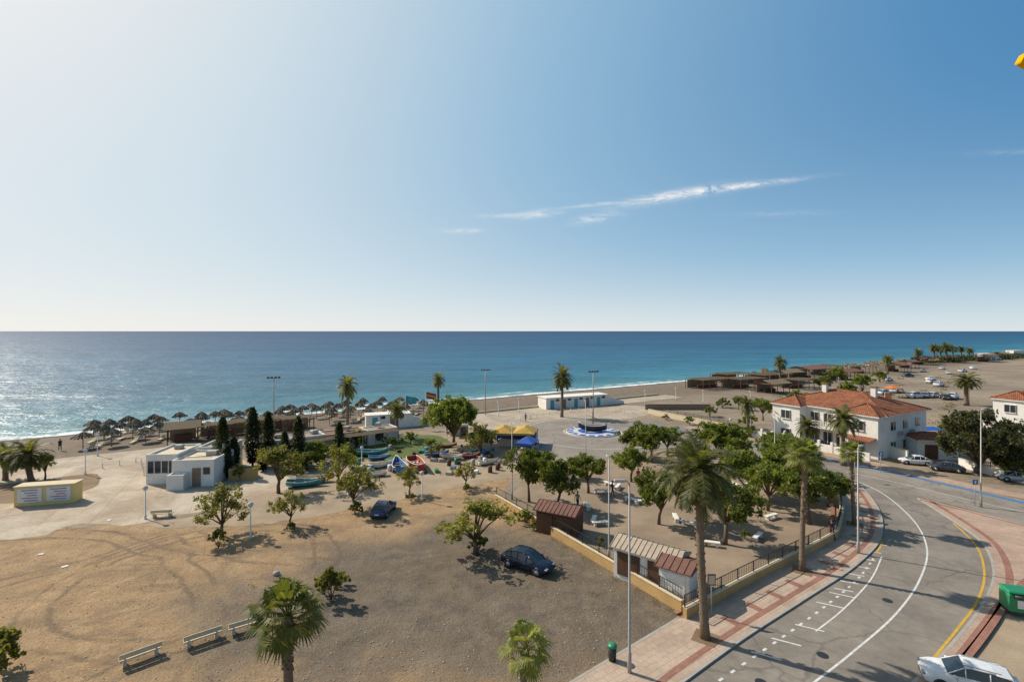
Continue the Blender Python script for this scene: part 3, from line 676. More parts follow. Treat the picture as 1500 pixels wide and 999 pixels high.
# ------------------------------------------------------------------ vehicles
M['redp'] = paint('red_lacquer', (0.35, 0.02, 0.02), 0.25)
def car_mesh(color, suv=False, L=4.5, W=1.82, Ht=1.45):
    mb = MB(); k = Ht/1.45; hw = W/2
    if suv: st = [(-L/2, .45, .85), (-L/2+.08, .3, 1.0), (-1.6, .22, 1.02), (0, .2, .98), (1.0, .22, .96), (1.7, .25, .86), (L/2-.15, .3, .72), (L/2, .42, .6)]
    else: st = [(-L/2, .45, .78), (-L/2+.08, .3, .92), (-1.6, .22, .95), (0, .2, .9), (1.0, .22, .9), (1.7, .25, .8), (L/2-.15, .3, .66), (L/2, .42, .55)]
    vs = []; nfp = 10
    for i, (x, zl, zt) in enumerate(st):
        e = 0.80 if i in (0, len(st)-1) else (0.94 if i in (1, len(st)-2) else 1.0); w = hw*e; zt *= k
        vs += [(x, -w*.9, zl), (x, -w, zl+.12), (x, -w*1.0, zt-.2), (x, -w*.95, zt-.05), (x, -w*.82, zt), (x, w*.82, zt), (x, w*.95, zt-.05), (x, w, zt-.2), (x, w, zl+.12), (x, w*.9, zl)]
    fs = []
    for i in range(len(st)-1):
        for j in range(nfp): fs.append((i*nfp+j, (i+1)*nfp+j, (i+1)*nfp+(j+1) % nfp, i*nfp+(j+1) % nfp))
    fs.append(tuple(range(nfp))); fs.append(tuple((len(st)-1)*nfp+j for j in range(nfp))[::-1])
    mb.add(vs, fs, color, True)
    zb = (.97 if suv else .90)*k; zr = Ht
    xs = [(-L/2+.25, zb-.02, .84), (-L/2+.55, zr-.1, .72), (-1.0, zr-.01, .70), (0.0, zr, .70), (.35, zr-.06, .70), (1.15, zb-.04, .84)] if suv else \
         [(-1.95, zb-.02, .84), (-1.25, zr-.08, .70), (-.8, zr-.01, .68), (-.1, zr, .68), (.3, zr-.07, .68), (1.2, zb-.04, .84)]
    for sgn in (-1, 1):
        v2 = []
        for x, z, w in xs: v2.append((x, sgn*hw*(w if z > zb+.1 else .86), z))
        base = [(x, sgn*hw*.88, zb-.06) for x, z, w in xs]
        n_ = len(xs)
        mb.add(v2+base, [(i, i+1, n_+i+1, n_+i) if sgn > 0 else (n_+i, n_+i+1, i+1, i) for i in range(n_-1)], 'glass')
        for xp in (xs[1][0]+.05, xs[2][0]+.25, xs[4][0]-.02):
            mb.tube([(xp, sgn*hw*.885, zb-.04), (xp, sgn*hw*.715, zr-.08)], .035, 4, color)
    for i in range(len(xs)-1):
        a, b = xs[i], xs[i+1]; wa = hw*(a[2]); wb = hw*(b[2]); gl = i in (0, len(xs)-2)
        mb.add([(a[0], -wa, a[1]), (a[0], wa, a[1]), (b[0], wb, b[1]), (b[0], -wb, b[1])], [(0, 3, 2, 1)], 'glass' if gl else color, not gl)
        for sg in (-1, 1): mb.tube([(a[0], sg*wa, a[1]), (b[0], sg*wb, b[1])], .035, 5, color)
    for x in (-L/2+.85, L/2-.85):
        for sg in (-1, 1):
            y = sg*(hw-.10)
            mb.tube([(x, y-sg*.1, .33), (x, y+sg*.105, .33)], .39, 18, 'dark'); mb.tube([(x, y-.1, .32), (x, y+sg*.12, .32)], .32, 18, 'tyre'); mb.tube([(x, y, .32), (x, y+sg*.13, .32)], .2, 10, 'rim')
    for sg in (-1, 1):
        mb.box((L/2-.10, sg*hw*.68, .62*k), (.22, .36, .13), 'rim', 0, .03); mb.box((-L/2+.07, sg*hw*.70, .78*k), (.12, .28, .16), 'redp', 0, .02)
        mb.box((.85, sg*(hw+.07), zb+.02), (.16, .16, .12), color, 0, .03); mb.box((0.1, sg*(hw*.995), zb-.22), (.16, .03, .03), 'rim'); mb.box((-.85, sg*(hw*.995), zb-.22), (.16, .03, .03), 'rim')
        for xq in (-.35, .75, -1.25): mb.box((xq, sg*hw*.997, zb-.36), (.012, .02, .5), 'dark')
    mb.box((L/2-.02, 0, .45), (.05, .9, .16), 'dark', 0, .01); mb.box((-L/2-.0, 0, .62), (.03, .5, .11), 'white')
    if suv:
        for sg in (-1, 1): mb.box((-.4, sg*hw*.62, zr+.05), (1.7, .04, .04), 'rim')
    return mb.mesh('car')
for nm, c in {'c_navy': (0.012, 0.018, 0.045), 'c_blue': (0.02, 0.06, 0.16), 'c_white': (0.75, 0.75, 0.75), 'c_silver': (0.38, 0.39, 0.40), 'c_grey': (0.07, 0.07, 0.08), 'c_red': (0.35, 0.03, 0.02)}.items():
    M[nm] = paint(nm+'_paint', c, 0.2, 0.6, 0.3 if nm != 'c_white' else 0)
CM = {k: car_mesh(k) for k in ('c_navy', 'c_blue', 'c_white', 'c_silver', 'c_grey', 'c_red')}
CS = car_mesh('c_white', True, 4.6, 1.85, 1.66)
def car(k, u, v, ang, s_=1.0): x, y = G(u, v); inst(CM[k] if isinstance(k, str) else k, 'parked_car', (x, y, 0.05), R(ang), None, s_)
car('c_navy', 773, 832, -33, 0.9); car('c_blue', 562, 752, 85, 0.85); car(CS, 1420, 1012, 150, 0.84)
car('c_white', 1340, 680, 160, .8); car('c_grey', 1386, 690, 150, .8); car('c_grey', 1202, 657, -15, .9); car('c_silver', 1488, 705, 160, .85)
for i, (u, v) in enumerate([(1342, 583), (1355, 582), (1368, 582), (1385, 585), (1396, 584), (1366, 561), (1352, 545), (1300, 558), (1362, 558), (1310, 575), (1295, 578), (1318, 575), (1375, 566), (1330, 552), (1390, 548), (1410, 545), (1425, 541), (1380, 541)]):
    car(['c_white', 'c_silver', 'c_white', 'c_grey', 'c_white'][i % 5] if i % 4 else CS, u, v, 10+(i*37) % 60, 1.0)
# ------------------------------------------------------------------ houses
def hip(mb, x0, y0, x1, y1, z, h, mat, ov=0.45):
    x0 -= ov; y0 -= ov; x1 += ov; y1 += ov; w = x1-x0; d = y1-y0
    if w >= d: a = (x0+d/2, (y0+y1)/2, z+h); b = (x1-d/2, (y0+y1)/2, z+h)
    else: a = ((x0+x1)/2, y0+w/2, z+h); b = ((x0+x1)/2, y1-w/2, z+h)
    c = [(x0, y0, z), (x1, y0, z), (x1, y1, z), (x0, y1, z)]
    if w >= d: fs = [(0, 1, 5, 4), (1, 2, 5), (2, 3, 4, 5), (3, 0, 4)]
    else: fs = [(0, 1, 4), (1, 2, 5, 4), (2, 3, 5), (3, 0, 4, 5)]
    mb.add(c+[a, b], fs, mat)
    mb.box(((x0+x1)/2, (y0+y1)/2, z-.08), (w-.02, d-.02, .15), 'white')
    for p, q in ((c[0], a), (c[1], b if w >= d else a), (c[2], b), (c[3], a if w >= d else b), (a, b)):
        mb.tube([p, q], .12, 6, mat)
def window(cp, x, y, z, w, h, face):
    if face == '-y':
        cp['windows'].box((x, y-.03, z), (w, .10, h), 'glass'); cp['window_frames'].box((x, y-.06, z+h/2+.05), (w+.2, .16, .1), 'white')
        cp['window_frames'].box((x, y-.10, z-h/2-.05), (w+.25, .24, .1), 'white'); cp['window_frames'].box((x, y-.07, z), (.06, .1, h), 'white')
        for s_ in (-1, 1): cp['shutters'].box((x+s_*(w/2+.06), y-.06, z), (.12, .14, h), 'woodl')
    else:
        s = 1
        cp['windows'].box((x+s*.03, y, z), (.10, w, h), 'glass'); cp['window_frames'].box((x+s*.06, y, z+h/2+.05), (.16, w+.2, .1), 'white')
        cp['window_frames'].box((x+s*.10, y, z-h/2-.05), (.24, w+.25, .1), 'white'); cp['window_frames'].box((x+s*.07, y, z), (.1, .06, h), 'white')
def house(loc, rot, Lx=16, Ly=12):
    c = Comp(); W = c['walls']; W.box((Lx/2, Ly/2, 3.0), (Lx, Ly, 6.0), 'white'); W.box((Lx-2.6, -0.9, 2.9), (5.0, 1.9, 5.8), 'white'); W.box((2.6, -0.9, 2.9), (4.6, 1.9, 5.8), 'white')
    hip(c['roof'], 0, 0, Lx, Ly, 6.05, 2.3, 'rooftile'); hip(c['roof'], Lx-5.1, -1.85, Lx-.1, 3.2, 5.98, 1.4, 'rooftile', .35); hip(c['roof'], 0.3, -1.85, 4.9, 3.2, 5.98, 1.4, 'rooftile', .35)
    for x, y in ((5, 5), (11.5, 6.5)): c['chimney'].box((x, y, 8.3), (.7, .7, 1.8), 'white'); c['chimney'].box((x, y, 9.25), (.9, .9, .12), 'rooftile')
    for x in (2.6, 13.4):
        for z in (1.4, 4.4): window(c, x, -1.85, z, 1.3, 1.3, '-y')
    for x in (6.2, 8.2, 10.1):
        window(c, x, 0, 4.3, 1.0, 1.7, '-y'); window(c, x, 0, 1.3, 1.1, 2.0, '-y')
    c['balcony'].box((8.0, -.75, 3.0), (5.4, 1.5, .16), 'white'); c['balcony'].box((8.0, -1.45, 4.0), (5.4, .07, .06), 'white')
    for k in range(22): c['balcony'].box((5.45+k*.243, -1.45, 3.53), (.08, .06, .9), 'white')
    for y in (2.0, 5.5, 9.2):
        window(c, Lx, y, 4.4, 1.2, 1.2, '+x'); window(c, Lx, y, 1.5, 1.2, 1.3, '+x')
    for i in range(12): c['outside_stair'].box((Lx+.6, 10.5-i*.3, .12+i*.25/2), (1.1, .3, .25+i*.25), 'white')
    for i in range(2): c['air_conditioner'].box((Lx+.2, 3.7+i*3.6, 3.2), (.35, .8, .55), 'kerb', 0, .03)
    c['antenna'].tube([(6, 7, 8), (6, 7, 10.4)], .03, 5, 'metal')
    for k in range(4): c['antenna'].box((6, 7, 9.6+k*.22), (1.0-.15*k, .03, .03), 'metal')
    c['gate_wall'].box((Lx/2-1, -4.2, .6), (Lx+2, .2, 1.2), 'white')
    for k in range(10): c['gate_wall'].box((-1.9+k*1.85, -4.2, .85), (.34, .34, 1.7), 'white', 0, .03)
    c['awning'].box((Lx-2.5, -2.6, 2.7), (4.4, 1.5, .08), 'rooftile', 0, 0, ('X', R(14)))
    return c.obj('white_house', loc, rot)
hr = math.atan2(-.88, .47)
house((45.4, 82.6, 0), hr); house((88, 88, 0), hr-.05)
c = Comp(); c['walls'].box((0, 0, 1.3), (5, 3.5, 2.6), 'white'); hip(c['roof'], -2.5, -1.75, 2.5, 1.75, 2.65, .8, 'rooftile', .25); c['door'].box((-.8, -1.78, 1.0), (1.6, .08, 2.0), 'wood'); c['window'].box((1.3, -1.78, 1.4), (1, .08, .8), 'glass')
c.obj('garden_shed', (*G(1362, 668), 0), -.2)
wall('garden_wall', GP((1300, 668), (1330, 678)), 1.6, .2, 'white'); wall('garden_wall', cat(GP((1405, 683), (1440, 693), (1500, 708), (1600, 725)), 4), 1.1, .2, 'white', .5)
wall('garden_wall', GP((950, 606), (1020, 620), (1100, 637)), 1.0, .25, 'cream', .6)
wall('garden_wall', GP((945, 600), (1040, 600)), 1.3, .25, 'woodl')
m = MB()
for dx in (-2, 2):
    for dy in (-1.2, 1.2): m.box((dx, dy, 1.1), (.1, .1, 2.2), 'metal')
m.add([(-2.3, -1.5, 2.2), (2.3, -1.5, 2.2), (2.2, 0, 2.5), (-2.2, 0, 2.5), (-2.3, 1.5, 2.2), (2.3, 1.5, 2.2)], [(0, 1, 2, 3), (3, 2, 5, 4)], 'blue'); m.obj('blue_tarpaulin_shelter', (*G(1352, 648), 0), .2)
# ---- white flat roofed beach restaurant (left)
c = Comp(); W = c['walls']
def blk(x0, x1, y0, y1, h, par=.3, mat='white', roof='cream'):
    W.box(((x0+x1)/2, (y0+y1)/2, h/2), (x1-x0, y1-y0, h), mat)
    for (a, b, e, f) in ((x0, x1, y0, y0+.15), (x0, x1, y1-.15, y1), (x0, x0+.15, y0+.15, y1-.15), (x1-.15, x1, y0+.15, y1-.15)):
        c['parapet'].box(((a+b)/2, (e+f)/2, h+par/2), (b-a, f-e, par), mat)
    c['roof'].box(((x0+x1)/2, (y0+y1)/2, h+.03), (x1-x0-.32, y1-y0-.32, .06), roof)
blk(0, 3.4, 0.6, 6, 3.2); blk(3.6, 8.2, -.8, 4.2, 2.8); blk(3.8, 7.4, 4.4, 8.5, 3.1, roof='gravelroof')
blk(3.7, 5.5, -2.0, -.85, 1.4)
for k in range(4):
    c['windows'].box((.55+k*.78, .58, 2.0), (.66, .1, 1.4), 'glass'); c['window_frames'].box((.55+k*.78+.39, .56, 2.0), (.08, .12, 1.5), 'white')
for k in range(4): c['windows'].box((-.02, 1.4+k*1.1, 2.0), (.1, .9, 1.4), 'glass')
c['door'].box((6.3, -.83, 1.1), (.9, .1, 2.1), 'woodl'); c['windows'].box((7.4, -.83, 1.8), (.7, .1, .8), 'glass')
c['roof_unit'].box((6.5, 2.5, 3.1), (1.2, .9, .6), 'metal', 0, .04); c['roof_unit'].box((5.2, 6.4, 3.45), (1.0, .9, .6), 'metal', 0, .04); c['roof_unit'].box((1.6, 4.4, 3.5), (.8, .8, .5), 'kerb', 0, .04)
c['roof_pipes'].tube([(4, 1, 3.0), (7, 1.2, 3.0)], .07, 6, 'metal'); c['roof_pipes'].tube([(7.3, 3.4, 2.9), (7.3, 3.4, 4.0)], .12, 8, 'metal')
c['fence'].box((10.6, 1.2, .7), (3.4, .08, 1.4), 'ochre'); c['fence'].box((8.9, 2.6, .7), (.08, 2.6, 1.4), 'ochre')
rb = G(209, 712); c.obj('beach_restaurant', (*rb, 0), R(6))
c = Comp(); W = c['walls']; blk(-11, -2, -1.8, 1.8, 2.5, .2, roof='gravelroof'); blk(-1.9, 4.4, -1.4, 2.0, 2.3, .2, 'cream', 'brownroof'); blk(4.5, 9.5, -1.6, 1.6, 2.2, .2, roof='gravelroof')
for k in range(6): c['windows'].box((-9.6+k*3.2, -1.82 if k < 3 else (-1.42 if k < 5 else -1.62), 1.4), (1.4, .1, .9), 'glass')
for k in range(11): c['pergola'].box((-10.5+k*1.9, -4.2, 1.1), (.1, .1, 2.2), 'woodl'); c['pergola'].box((-10.5+k*1.9, -3.1, 2.24), (.1, 2.4, .08), 'woodl')
for k in range(14): c['pergola'].box((-1, -4.1+k*.17, 2.31), (20, .06, .03), 'woodl')
for k in range(4): c['roof_unit'].box((-8+k*5.0, .4, 2.85), (1.0, .8, .5), 'metal' if k % 2 else 'kerb', .3*k, .04)
c.obj('restaurant_dining_wing', (-27.2, 74.4, 0), R(37))
M['teal'] = paint('teal_paint', (0.05, 0.32, 0.36), 0.5); M['orange'] = paint('orange_paint', (0.65, 0.18, 0.03), 0.5); M['yellow'] = vmat('yellow_canvas', (0.60, 0.37, 0.08), 0.65, 1.2)
M['craney'] = vmat('crane_yellow', (0.80, 0.42, 0.01), 0.85, 2.0, 0.9, spec=0.0)
M['hullblue'] = paint('hull_blue', (0.04, 0.20, 0.46), 0.5); M['hullred'] = paint('hull_red', (0.48, 0.055, 0.03), 0.5); M['green'] = paint('green_plastic', (0.02, 0.24, 0.10), 0.4)
def pavilion(u, v, Lx, Ly, h, rot):
    c = Comp(); c['walls'].box((Lx/2, Ly/2, h/2), (Lx, Ly, h), 'white'); c['roof'].box((Lx/2, Ly/2, h+.08), (Lx+.3, Ly+.3, .16), 'white')
    nn = int(Lx/3.2)
    for k in range(nn):
        x = 1.6+k*3.2
        c['doors'].box((x, -.02, 1.05), (.95, .08, 2.1), 'teal' if k % 2 == 0 else 'woodl'); c['windows'].box((x+1.4, -.02, 2.0), (.9, .08, .5), 'glass')
    c['ramp'].add([(Lx, 0, h*.9), (Lx, .2, h*.9), (Lx+5, .2, .6), (Lx+5, 0, .6), (Lx, 0, 0), (Lx+5, 0, 0), (Lx, .2, 0), (Lx+5, .2, 0)], [(0, 1, 2, 3), (0, 3, 5, 4), (1, 6, 7, 2), (3, 2, 7, 5)], 'white')
    return c.obj('beach_pavilion', (*G(u, v), 0), rot)
pavilion(536, 629, 8, 3, 2.4, sa*.6); pavilion(800, 600, 17, 4, 2.5, sa*.75); pavilion(650, 610, 3.5, 2.5, 2.3, sa)
pavilion(1440, 528, 10, 5, 4, .2); pavilion(1485, 522, 10, 5, 4, .2)
# ------------------------------------------------------------------ beach furniture
def umbrella_mesh(seed):
    mb = MB(); mb.tube([(0, 0, 0), (0, 0, 2.5)], .06, 6, 'woodl'); rng = random.Random(seed); n = 20
    for lay, (r, z0, z1) in enumerate(((1.3, 1.95, 2.7), (.85, 2.32, 2.85))):
        vs = [(0, 0, z1)]
        for k in range(n*2):
            a = math.pi*k/n; rr = r*(1+rng.uniform(-.12, .12)); vs.append((rr*math.cos(a), rr*math.sin(a), z0-(.16 if k % 2 else 0)+rng.uniform(-.07, .07)))
        mb.add(vs, [(0, 1+k, 1+(k+1) % (2*n)) for k in range(2*n)], 'thatch')
    return mb.mesh('umbrella')
UMS = [umbrella_mesh(3), umbrella_mesh(4), umbrella_mesh(5)]
def lounger_mesh():
    mb = MB(); mb.box((0, 0, .32), (1.3, .6, .06), 'cream'); mb.box((.85, 0, .5), (.7, .6, .06), 'cream', 0, 0, ('Y', -.6))
    for x in (-.55, .55):
        for y in (-.25, .25): mb.box((x, y, .15), (.05, .05, .3), 'white')
    return mb.mesh('lounger')
LM = lounger_mesh()
rng = random.Random(11)
for row in range(5):
    for k in range(15):
        if rng.random() < .14: continue
        d_ = -22.5+row*3.9+rng.uniform(-.5, .5)
        p = sdp(14+k*4.0+(row % 2)*2.0+rng.uniform(-.6, .6), d_); z = -.02-max(0, d_+18)*.045
        inst(rng.choice(UMS), 'beach_umbrella', (p[0], p[1], z), rng.uniform(0, 6), None, (rng.uniform(.9, 1.1),)*2+(rng.uniform(.9, 1.08),))
        for q in (-1, 1):
            if rng.random() < .5: inst(LM, 'sun_lounger', (p[0]+1.5*q, p[1]-.7, z), sa+1.2)
def pergola(loc, Lx, Ly, h, rot, roof='thatch', name='beach_bar'):
    c = Comp(); nx = max(2, int(Lx/2.5)+1)
    for i in range(nx):
        for y in (0, Ly): c['posts'].box((i*Lx/(nx-1), y, h/2), (.14, .14, h), 'wood')
    for i in range(nx*2): c['beams'].box((i*Lx/(nx*2-1), Ly/2, h+.06), (.1, Ly+.6, .12), 'woodl')
    if roof == 'flat':
        for i in range(int(Ly/.5)): c['slats'].box((Lx/2, i*.5, h+.15), (Lx+.4, .22, .04), 'thatch')
    else:
        x0, x1 = -.5, Lx+.5; mm = 'thatch' if roof == 'thatch' else 'brownroof'
        c['roof'].add([(x0, -.6, h+.15), (x1, -.6, h+.15), (x1, Ly/2, h+1.1), (x0, Ly/2, h+1.1), (x0, Ly+.6, h+.15), (x1, Ly+.6, h+.15)], [(0, 1, 2, 3), (3, 2, 5, 4)], mm)
    c['counter'].box((Lx/2, Ly*.7, .55), (Lx*.6, .6, 1.1), 'wood'); c['back_wall'].box((Lx/2, Ly-.02, h*.45), (Lx*.9, .1, h*.85), 'woodl')
    return c.obj(name, (loc[0], loc[1], loc[2] if len(loc) > 2 else 0), rot)
for u, v, Lx, Ly, h, rt in [(290, 648, 7, 4, 2.4, 'flat'), (345, 642, 8, 4, 2.5, 'flat'), (245, 652, 4, 3, 2.3, 'thatch'), (415, 636, 5, 4, 2.4, 'flat')]: pergola(G(u, v), Lx, Ly, h, sa, rt)
for u, v, Lx, Ly, h, rt in [(1030, 572, 14, 7, 3, 'flat'), (1085, 572, 12, 7, 3.2, 'flat'), (1065, 562, 14, 7, 3, 'flat'), (1120, 566, 14, 8, 3.5, 'flat'), (1150, 562, 10, 6, 3.5, 'thatch'), (1185, 558, 12, 8, 4, 'gable'),
                            (1170, 572, 10, 6, 3, 'flat'), (1215, 552, 12, 8, 4, 'flat'), (1240, 558, 10, 6, 3, 'gable'), (1130, 578, 8, 5, 2.8, 'thatch'), (1268, 548, 8, 6, 3, 'flat'), (1320, 546, 8, 6, 3, 'gable'), (1335, 540, 7, 5, 3, 'gable'),
                            (1355, 535, 9, 6, 3.5, 'gable'), (1400, 532, 10, 6, 3.5, 'flat'), (1450, 531, 12, 6, 3.5, 'gable'), (1470, 527, 10, 6, 3.5, 'thatch')]:
    pergola(G(u, v), Lx, Ly, h, sa*.8, rt)
for k in range(36):
    p = sdp(205+k*5.0+rng.uniform(-2, 2), -16+rng.uniform(-8, 7)); inst(UMS[k % 3], 'beach_umbrella', (p[0], p[1], -.3), k, None, 1.2)
# ------------------------------------------------------------------ boats
def boat_mesh(hull, inner_='cream', L=5.0, W=1.8, H=.75):
    mb = MB(); ns = 13; nc = 9; vs = []
    for i in range(ns):
        t = i/(ns-1); x = (t-.5)*L; w = W/2*(math.sin(math.pi*min(1, (1-t)*1.25)*.5)**.7 if t > .2 else (.75+.25*t/.2)); w = max(w, .02)
        sheer = .25*(2*t-1)**2+(.18 if t > .8 else 0)*(t-.8)*5
        for j in range(nc):
            a = math.pi*j/(nc-1); y = -w*math.cos(a); z = H*(1-math.sin(a)**.8)+sheer; vs.append((x, y, z if 0 < j < nc-1 else H+sheer))
    fs = [(i*nc+j, i*nc+j+1, (i+1)*nc+j+1, (i+1)*nc+j) for i in range(ns-1) for j in range(nc-1)]
    mb.add(vs, fs, hull, True); mb.add([(v[0]*.97, v[1]*.93, v[2]+.05 if k % nc not in (0, nc-1) else v[2]-.01) for k, v in enumerate(vs)], [f[::-1] for f in fs], inner_, True)
    mb.add([vs[j] for j in range(nc)], [tuple(range(nc))], hull)
    for side in (0, nc-1): mb.tube([vs[i*nc+side] for i in range(ns)], .05, 5, 'white')
    for x in (-L*.3, 0, L*.22): mb.box((x, 0, H*.72), (.28, W*.8*(1 if x < .5 else .75), .05), 'woodl')
    for x in (-L*.3, L*.2): mb.box((x, 0, .05), (.2, W*.7, .22), 'wood')
    return mb.mesh('boat')
BM = {k: boat_mesh(k, k if k in ('hullblue', 'hullred', 'teal') else 'cream') for k in ('hullblue', 'hullred', 'teal', 'orange', 'white', 'dark')}
for k, u, v, a, s_ in [('hullblue', 584, 688, 110, 1.05), ('hullred', 612, 686, -60, 1.05), ('teal', 545, 667, 10, .9), ('hullblue', 556, 673, 20, .6), ('white', 560, 684, 40, .7), ('orange', 462, 706, 15, .85), ('teal', 447, 712, 15, .8), ('teal', 530, 690, 20, .6), ('hullblue', 640, 668, 20, .7), ('white', 660, 672, 160, .7), ('hullred', 690, 670, 30, .6), ('white', 548, 698, 200, .6), ('orange', 655, 655, 10, .6), ('white', 715, 680, 30, .6)]:
    inst(BM[k], 'rowing_boat', (*G(u, v), .03), R(a), None, s_)
mb = MB(); rg = random.Random(4)
for k in range(60):
    u = rg.uniform(520, 740); v = rg.uniform(655, 695); x, y = G(u, v); mt = rg.choice(['hullblue', 'woodl', 'white', 'woodl', 'green', 'wood', 'kerb', 'wood'])
    if k % 3: mb.box((x, y, .2), (rg.uniform(.4, 1.1), rg.uniform(.3, .7), rg.uniform(.25, .5)), mt, rg.uniform(0, 3), .03)
    else: mb.tube([(x, y, 0), (x, y, .8)], .28, 10, mt)
mb.obj('fishing_gear')
o = inst(BM['dark'], 'boat_monument', (RC[0], RC[1], .25), R(170), None, (1.0, 1.0, 1.3))
m = MB(); m.tube([(0, 0, .3), (0, 0, 2.6)], .05, 6, 'woodl'); m.tube([(-1.2, 0, 1.6), (1.2, 0, 2.2)], .035, 5, 'woodl'); m.obj('mast', (0, 0, 0), 0, o)
# ------------------------------------------------------------------ street furniture
def lamp_mesh(h, arm=1.0, r=.075):
    mb = MB(); mb.tube([(0, 0, 0), (0, 0, .9), (0, 0, .95), (0, 0, h)], [r*1.5, r*1.5, r, r*.55], 10, 'metal')
    mb.tube([(0, 0, h-.05), (arm*.5, 0, h+.1), (arm, 0, h+.12)], .035, 6, 'metal')
    mb.box((arm+.2, 0, h+.1), (.6, .22, .12), 'metal', 0, .04); mb.box((arm+.2, 0, h+.03), (.45, .16, .03), 'white')
    return mb.mesh('lamp')
def glob_mesh():
    mb = MB(); mb.tube([(0, 0, 0), (0, 0, .35), (0, 0, .4), (0, 0, 2.75)], [.11, .11, .055, .045], 10, 'white'); mb.sphere((0, 0, 2.98), .23, 'whiteg', 12, 8); mb.tube([(0, 0, 2.72), (0, 0, 2.8)], [.09, .13], 8, 'white'); return mb.mesh('globe')
def flood_mesh(h):
    mb = MB(); mb.tube([(0, 0, 0), (0, 0, h)], [.13, .07], 8, 'metal'); mb.box((0, 0, h), (1.9, .07, .07), 'metal')
    for x in (-.85, -.3, .3, .85): mb.box((x, -.1, h+.12), (.38, .2, .3), 'dark', 0, .03, ('X', .5))
    return mb.mesh('flood')
LB = lamp_mesh(8.4, .3); GL = glob_mesh(); FL = flood_mesh(10)
for me, u, v, a, s_ in [(LB, 922, 988, 180, 1.19), (LB, 892, 822, 90, .95), (LB, 1257, 812, 30, 1.02), (LB, 1437, 743, 20, 1.17), (LB, 750, 732, 90, .88), (LB, 858, 672, 90, .95),
                        (LB, 1100, 640, 90, .9), (LB, 1135, 700, 90, .9)]:
    inst(me, 'street_lamp', (*G(u, v), .05), R(a), None, (s_ if s_ < 1 else 1, s_ if s_ < 1 else 1, s_))
for u, v, s_ in [(401, 640, 1.0), (711, 607, .95), (869, 620, 1.0)]: inst(FL, 'floodlight_mast', (*G(u, v), 0), .3, None, s_)
for u, v in [(367, 789), (213, 760), (618, 734), (125, 695), (143, 668), (1180, 600), (945, 590), (990, 586), (1030, 590), (730, 610), (1070, 640), (760, 604), (530, 690), (1150, 662)]: inst(GL, 'globe_lamp', (*G(u, v), 0), 0)
def bench_mesh():
    mb = MB()
    for x in (-.8, .8): mb.box((x, 0, .2), (.2, .46, .4), 'cream', 0, .02)
    mb.box((0, 0, .44), (2.2, .5, .09), 'cream', 0, .02)
    mb.box((0, -.02, .49), (2.1, .03, .02), 'woodl')
    mb.box((0, .26, .72), (2.2, .09, .34), 'cream', 0, .02, ('X', -.15))
    for x in (-.8, .8): mb.box((x, .24, .55), (.1, .07, .3), 'cream', 0, 0, ('X', -.15))
    return mb.mesh('bench')
BN = bench_mesh()
for u, v, a in [(206, 966, 42), (297, 940, 38), (361, 922, 34), (238, 757, 10)]: inst(BN, 'park_bench', (*G(u, v), 0), R(a+180), None, .85)
def slab_bench():
    mb = MB(); mb.box((0, 0, .42), (1.9, .5, .12), 'white', 0, .03)
    for x in (-.65, .65): mb.box((x, 0, .18), (.25, .42, .36), 'white', 0, .02)
    return mb.mesh('stone_bench')
SB = slab_bench()
for i, (u, v) in enumerate([(880, 722), (905, 716), (893, 712), (880, 770), (870, 765), (925, 735), (940, 738), (990, 762), (1010, 770), (1130, 760), (1100, 715), (990, 715), (1005, 708), (860, 745), (1040, 800), (1110, 790), (1075, 712)]): inst(SB, 'stone_bench', (*G(u, v), .03), i*1.1, None, .85)
def kiosk(loc, rot, w, d, h, wallm, roofm, name, pitch=.5, shutter='wood'):
    c = Comp(); c['walls'].box((0, 0, h/2), (w, d, h), wallm); x0 = w/2+.25; y0 = d/2+.25
    c['roof'].add([(-x0, -y0, h-.02), (x0, -y0, h-.02), (x0, 0, h+pitch), (-x0, 0, h+pitch), (-x0, y0, h-.02), (x0, y0, h-.02),
                   (-x0, -y0, h-.1), (x0, -y0, h-.1), (x0, y0, h-.1), (-x0, y0, h-.1)], [(0, 1, 2, 3), (3, 2, 5, 4), (6, 7, 1, 0), (7, 8, 5, 2, 1), (8, 9, 4, 5), (9, 6, 0, 3, 4), (9, 8, 7, 6)], roofm)
    n_ = int(w/.35)
    for k in range(n_+1):
        for s_ in (-1, 1): c['roof_ribs'].tube([(-x0+.05+k*(2*x0-.1)/n_, s_*y0, h), (-x0+.05+k*(2*x0-.1)/n_, 0, h+pitch+.01)], .03, 4, roofm)
    nb = max(1, int(w/1.8))
    for k in range(nb): c['shutters'].box((-w/2+w/nb*(k+.5), -d/2-.02, h*.5), (w/nb*.75, .08, h*.72), shutter)
    c['door'].box((-w/2-.02, 0, h*.42), (.08, .9, h*.8), shutter)
    return c.obj(name, loc, rot)
kiosk((*G(952, 850), 0), R(-38), 4.6, 2.2, 2.3, 'white', 'beigeroof', 'kiosk'); kiosk((*G(995, 872), 0), R(-38), 2.0, 2.2, 2.25, 'white', 'brownroof', 'kiosk', .35, 'white')
kiosk((*G(820, 778), 0), R(-28), 3.6, 2.3, 2.1, 'wood', 'brownroof', 'wooden_kiosk')
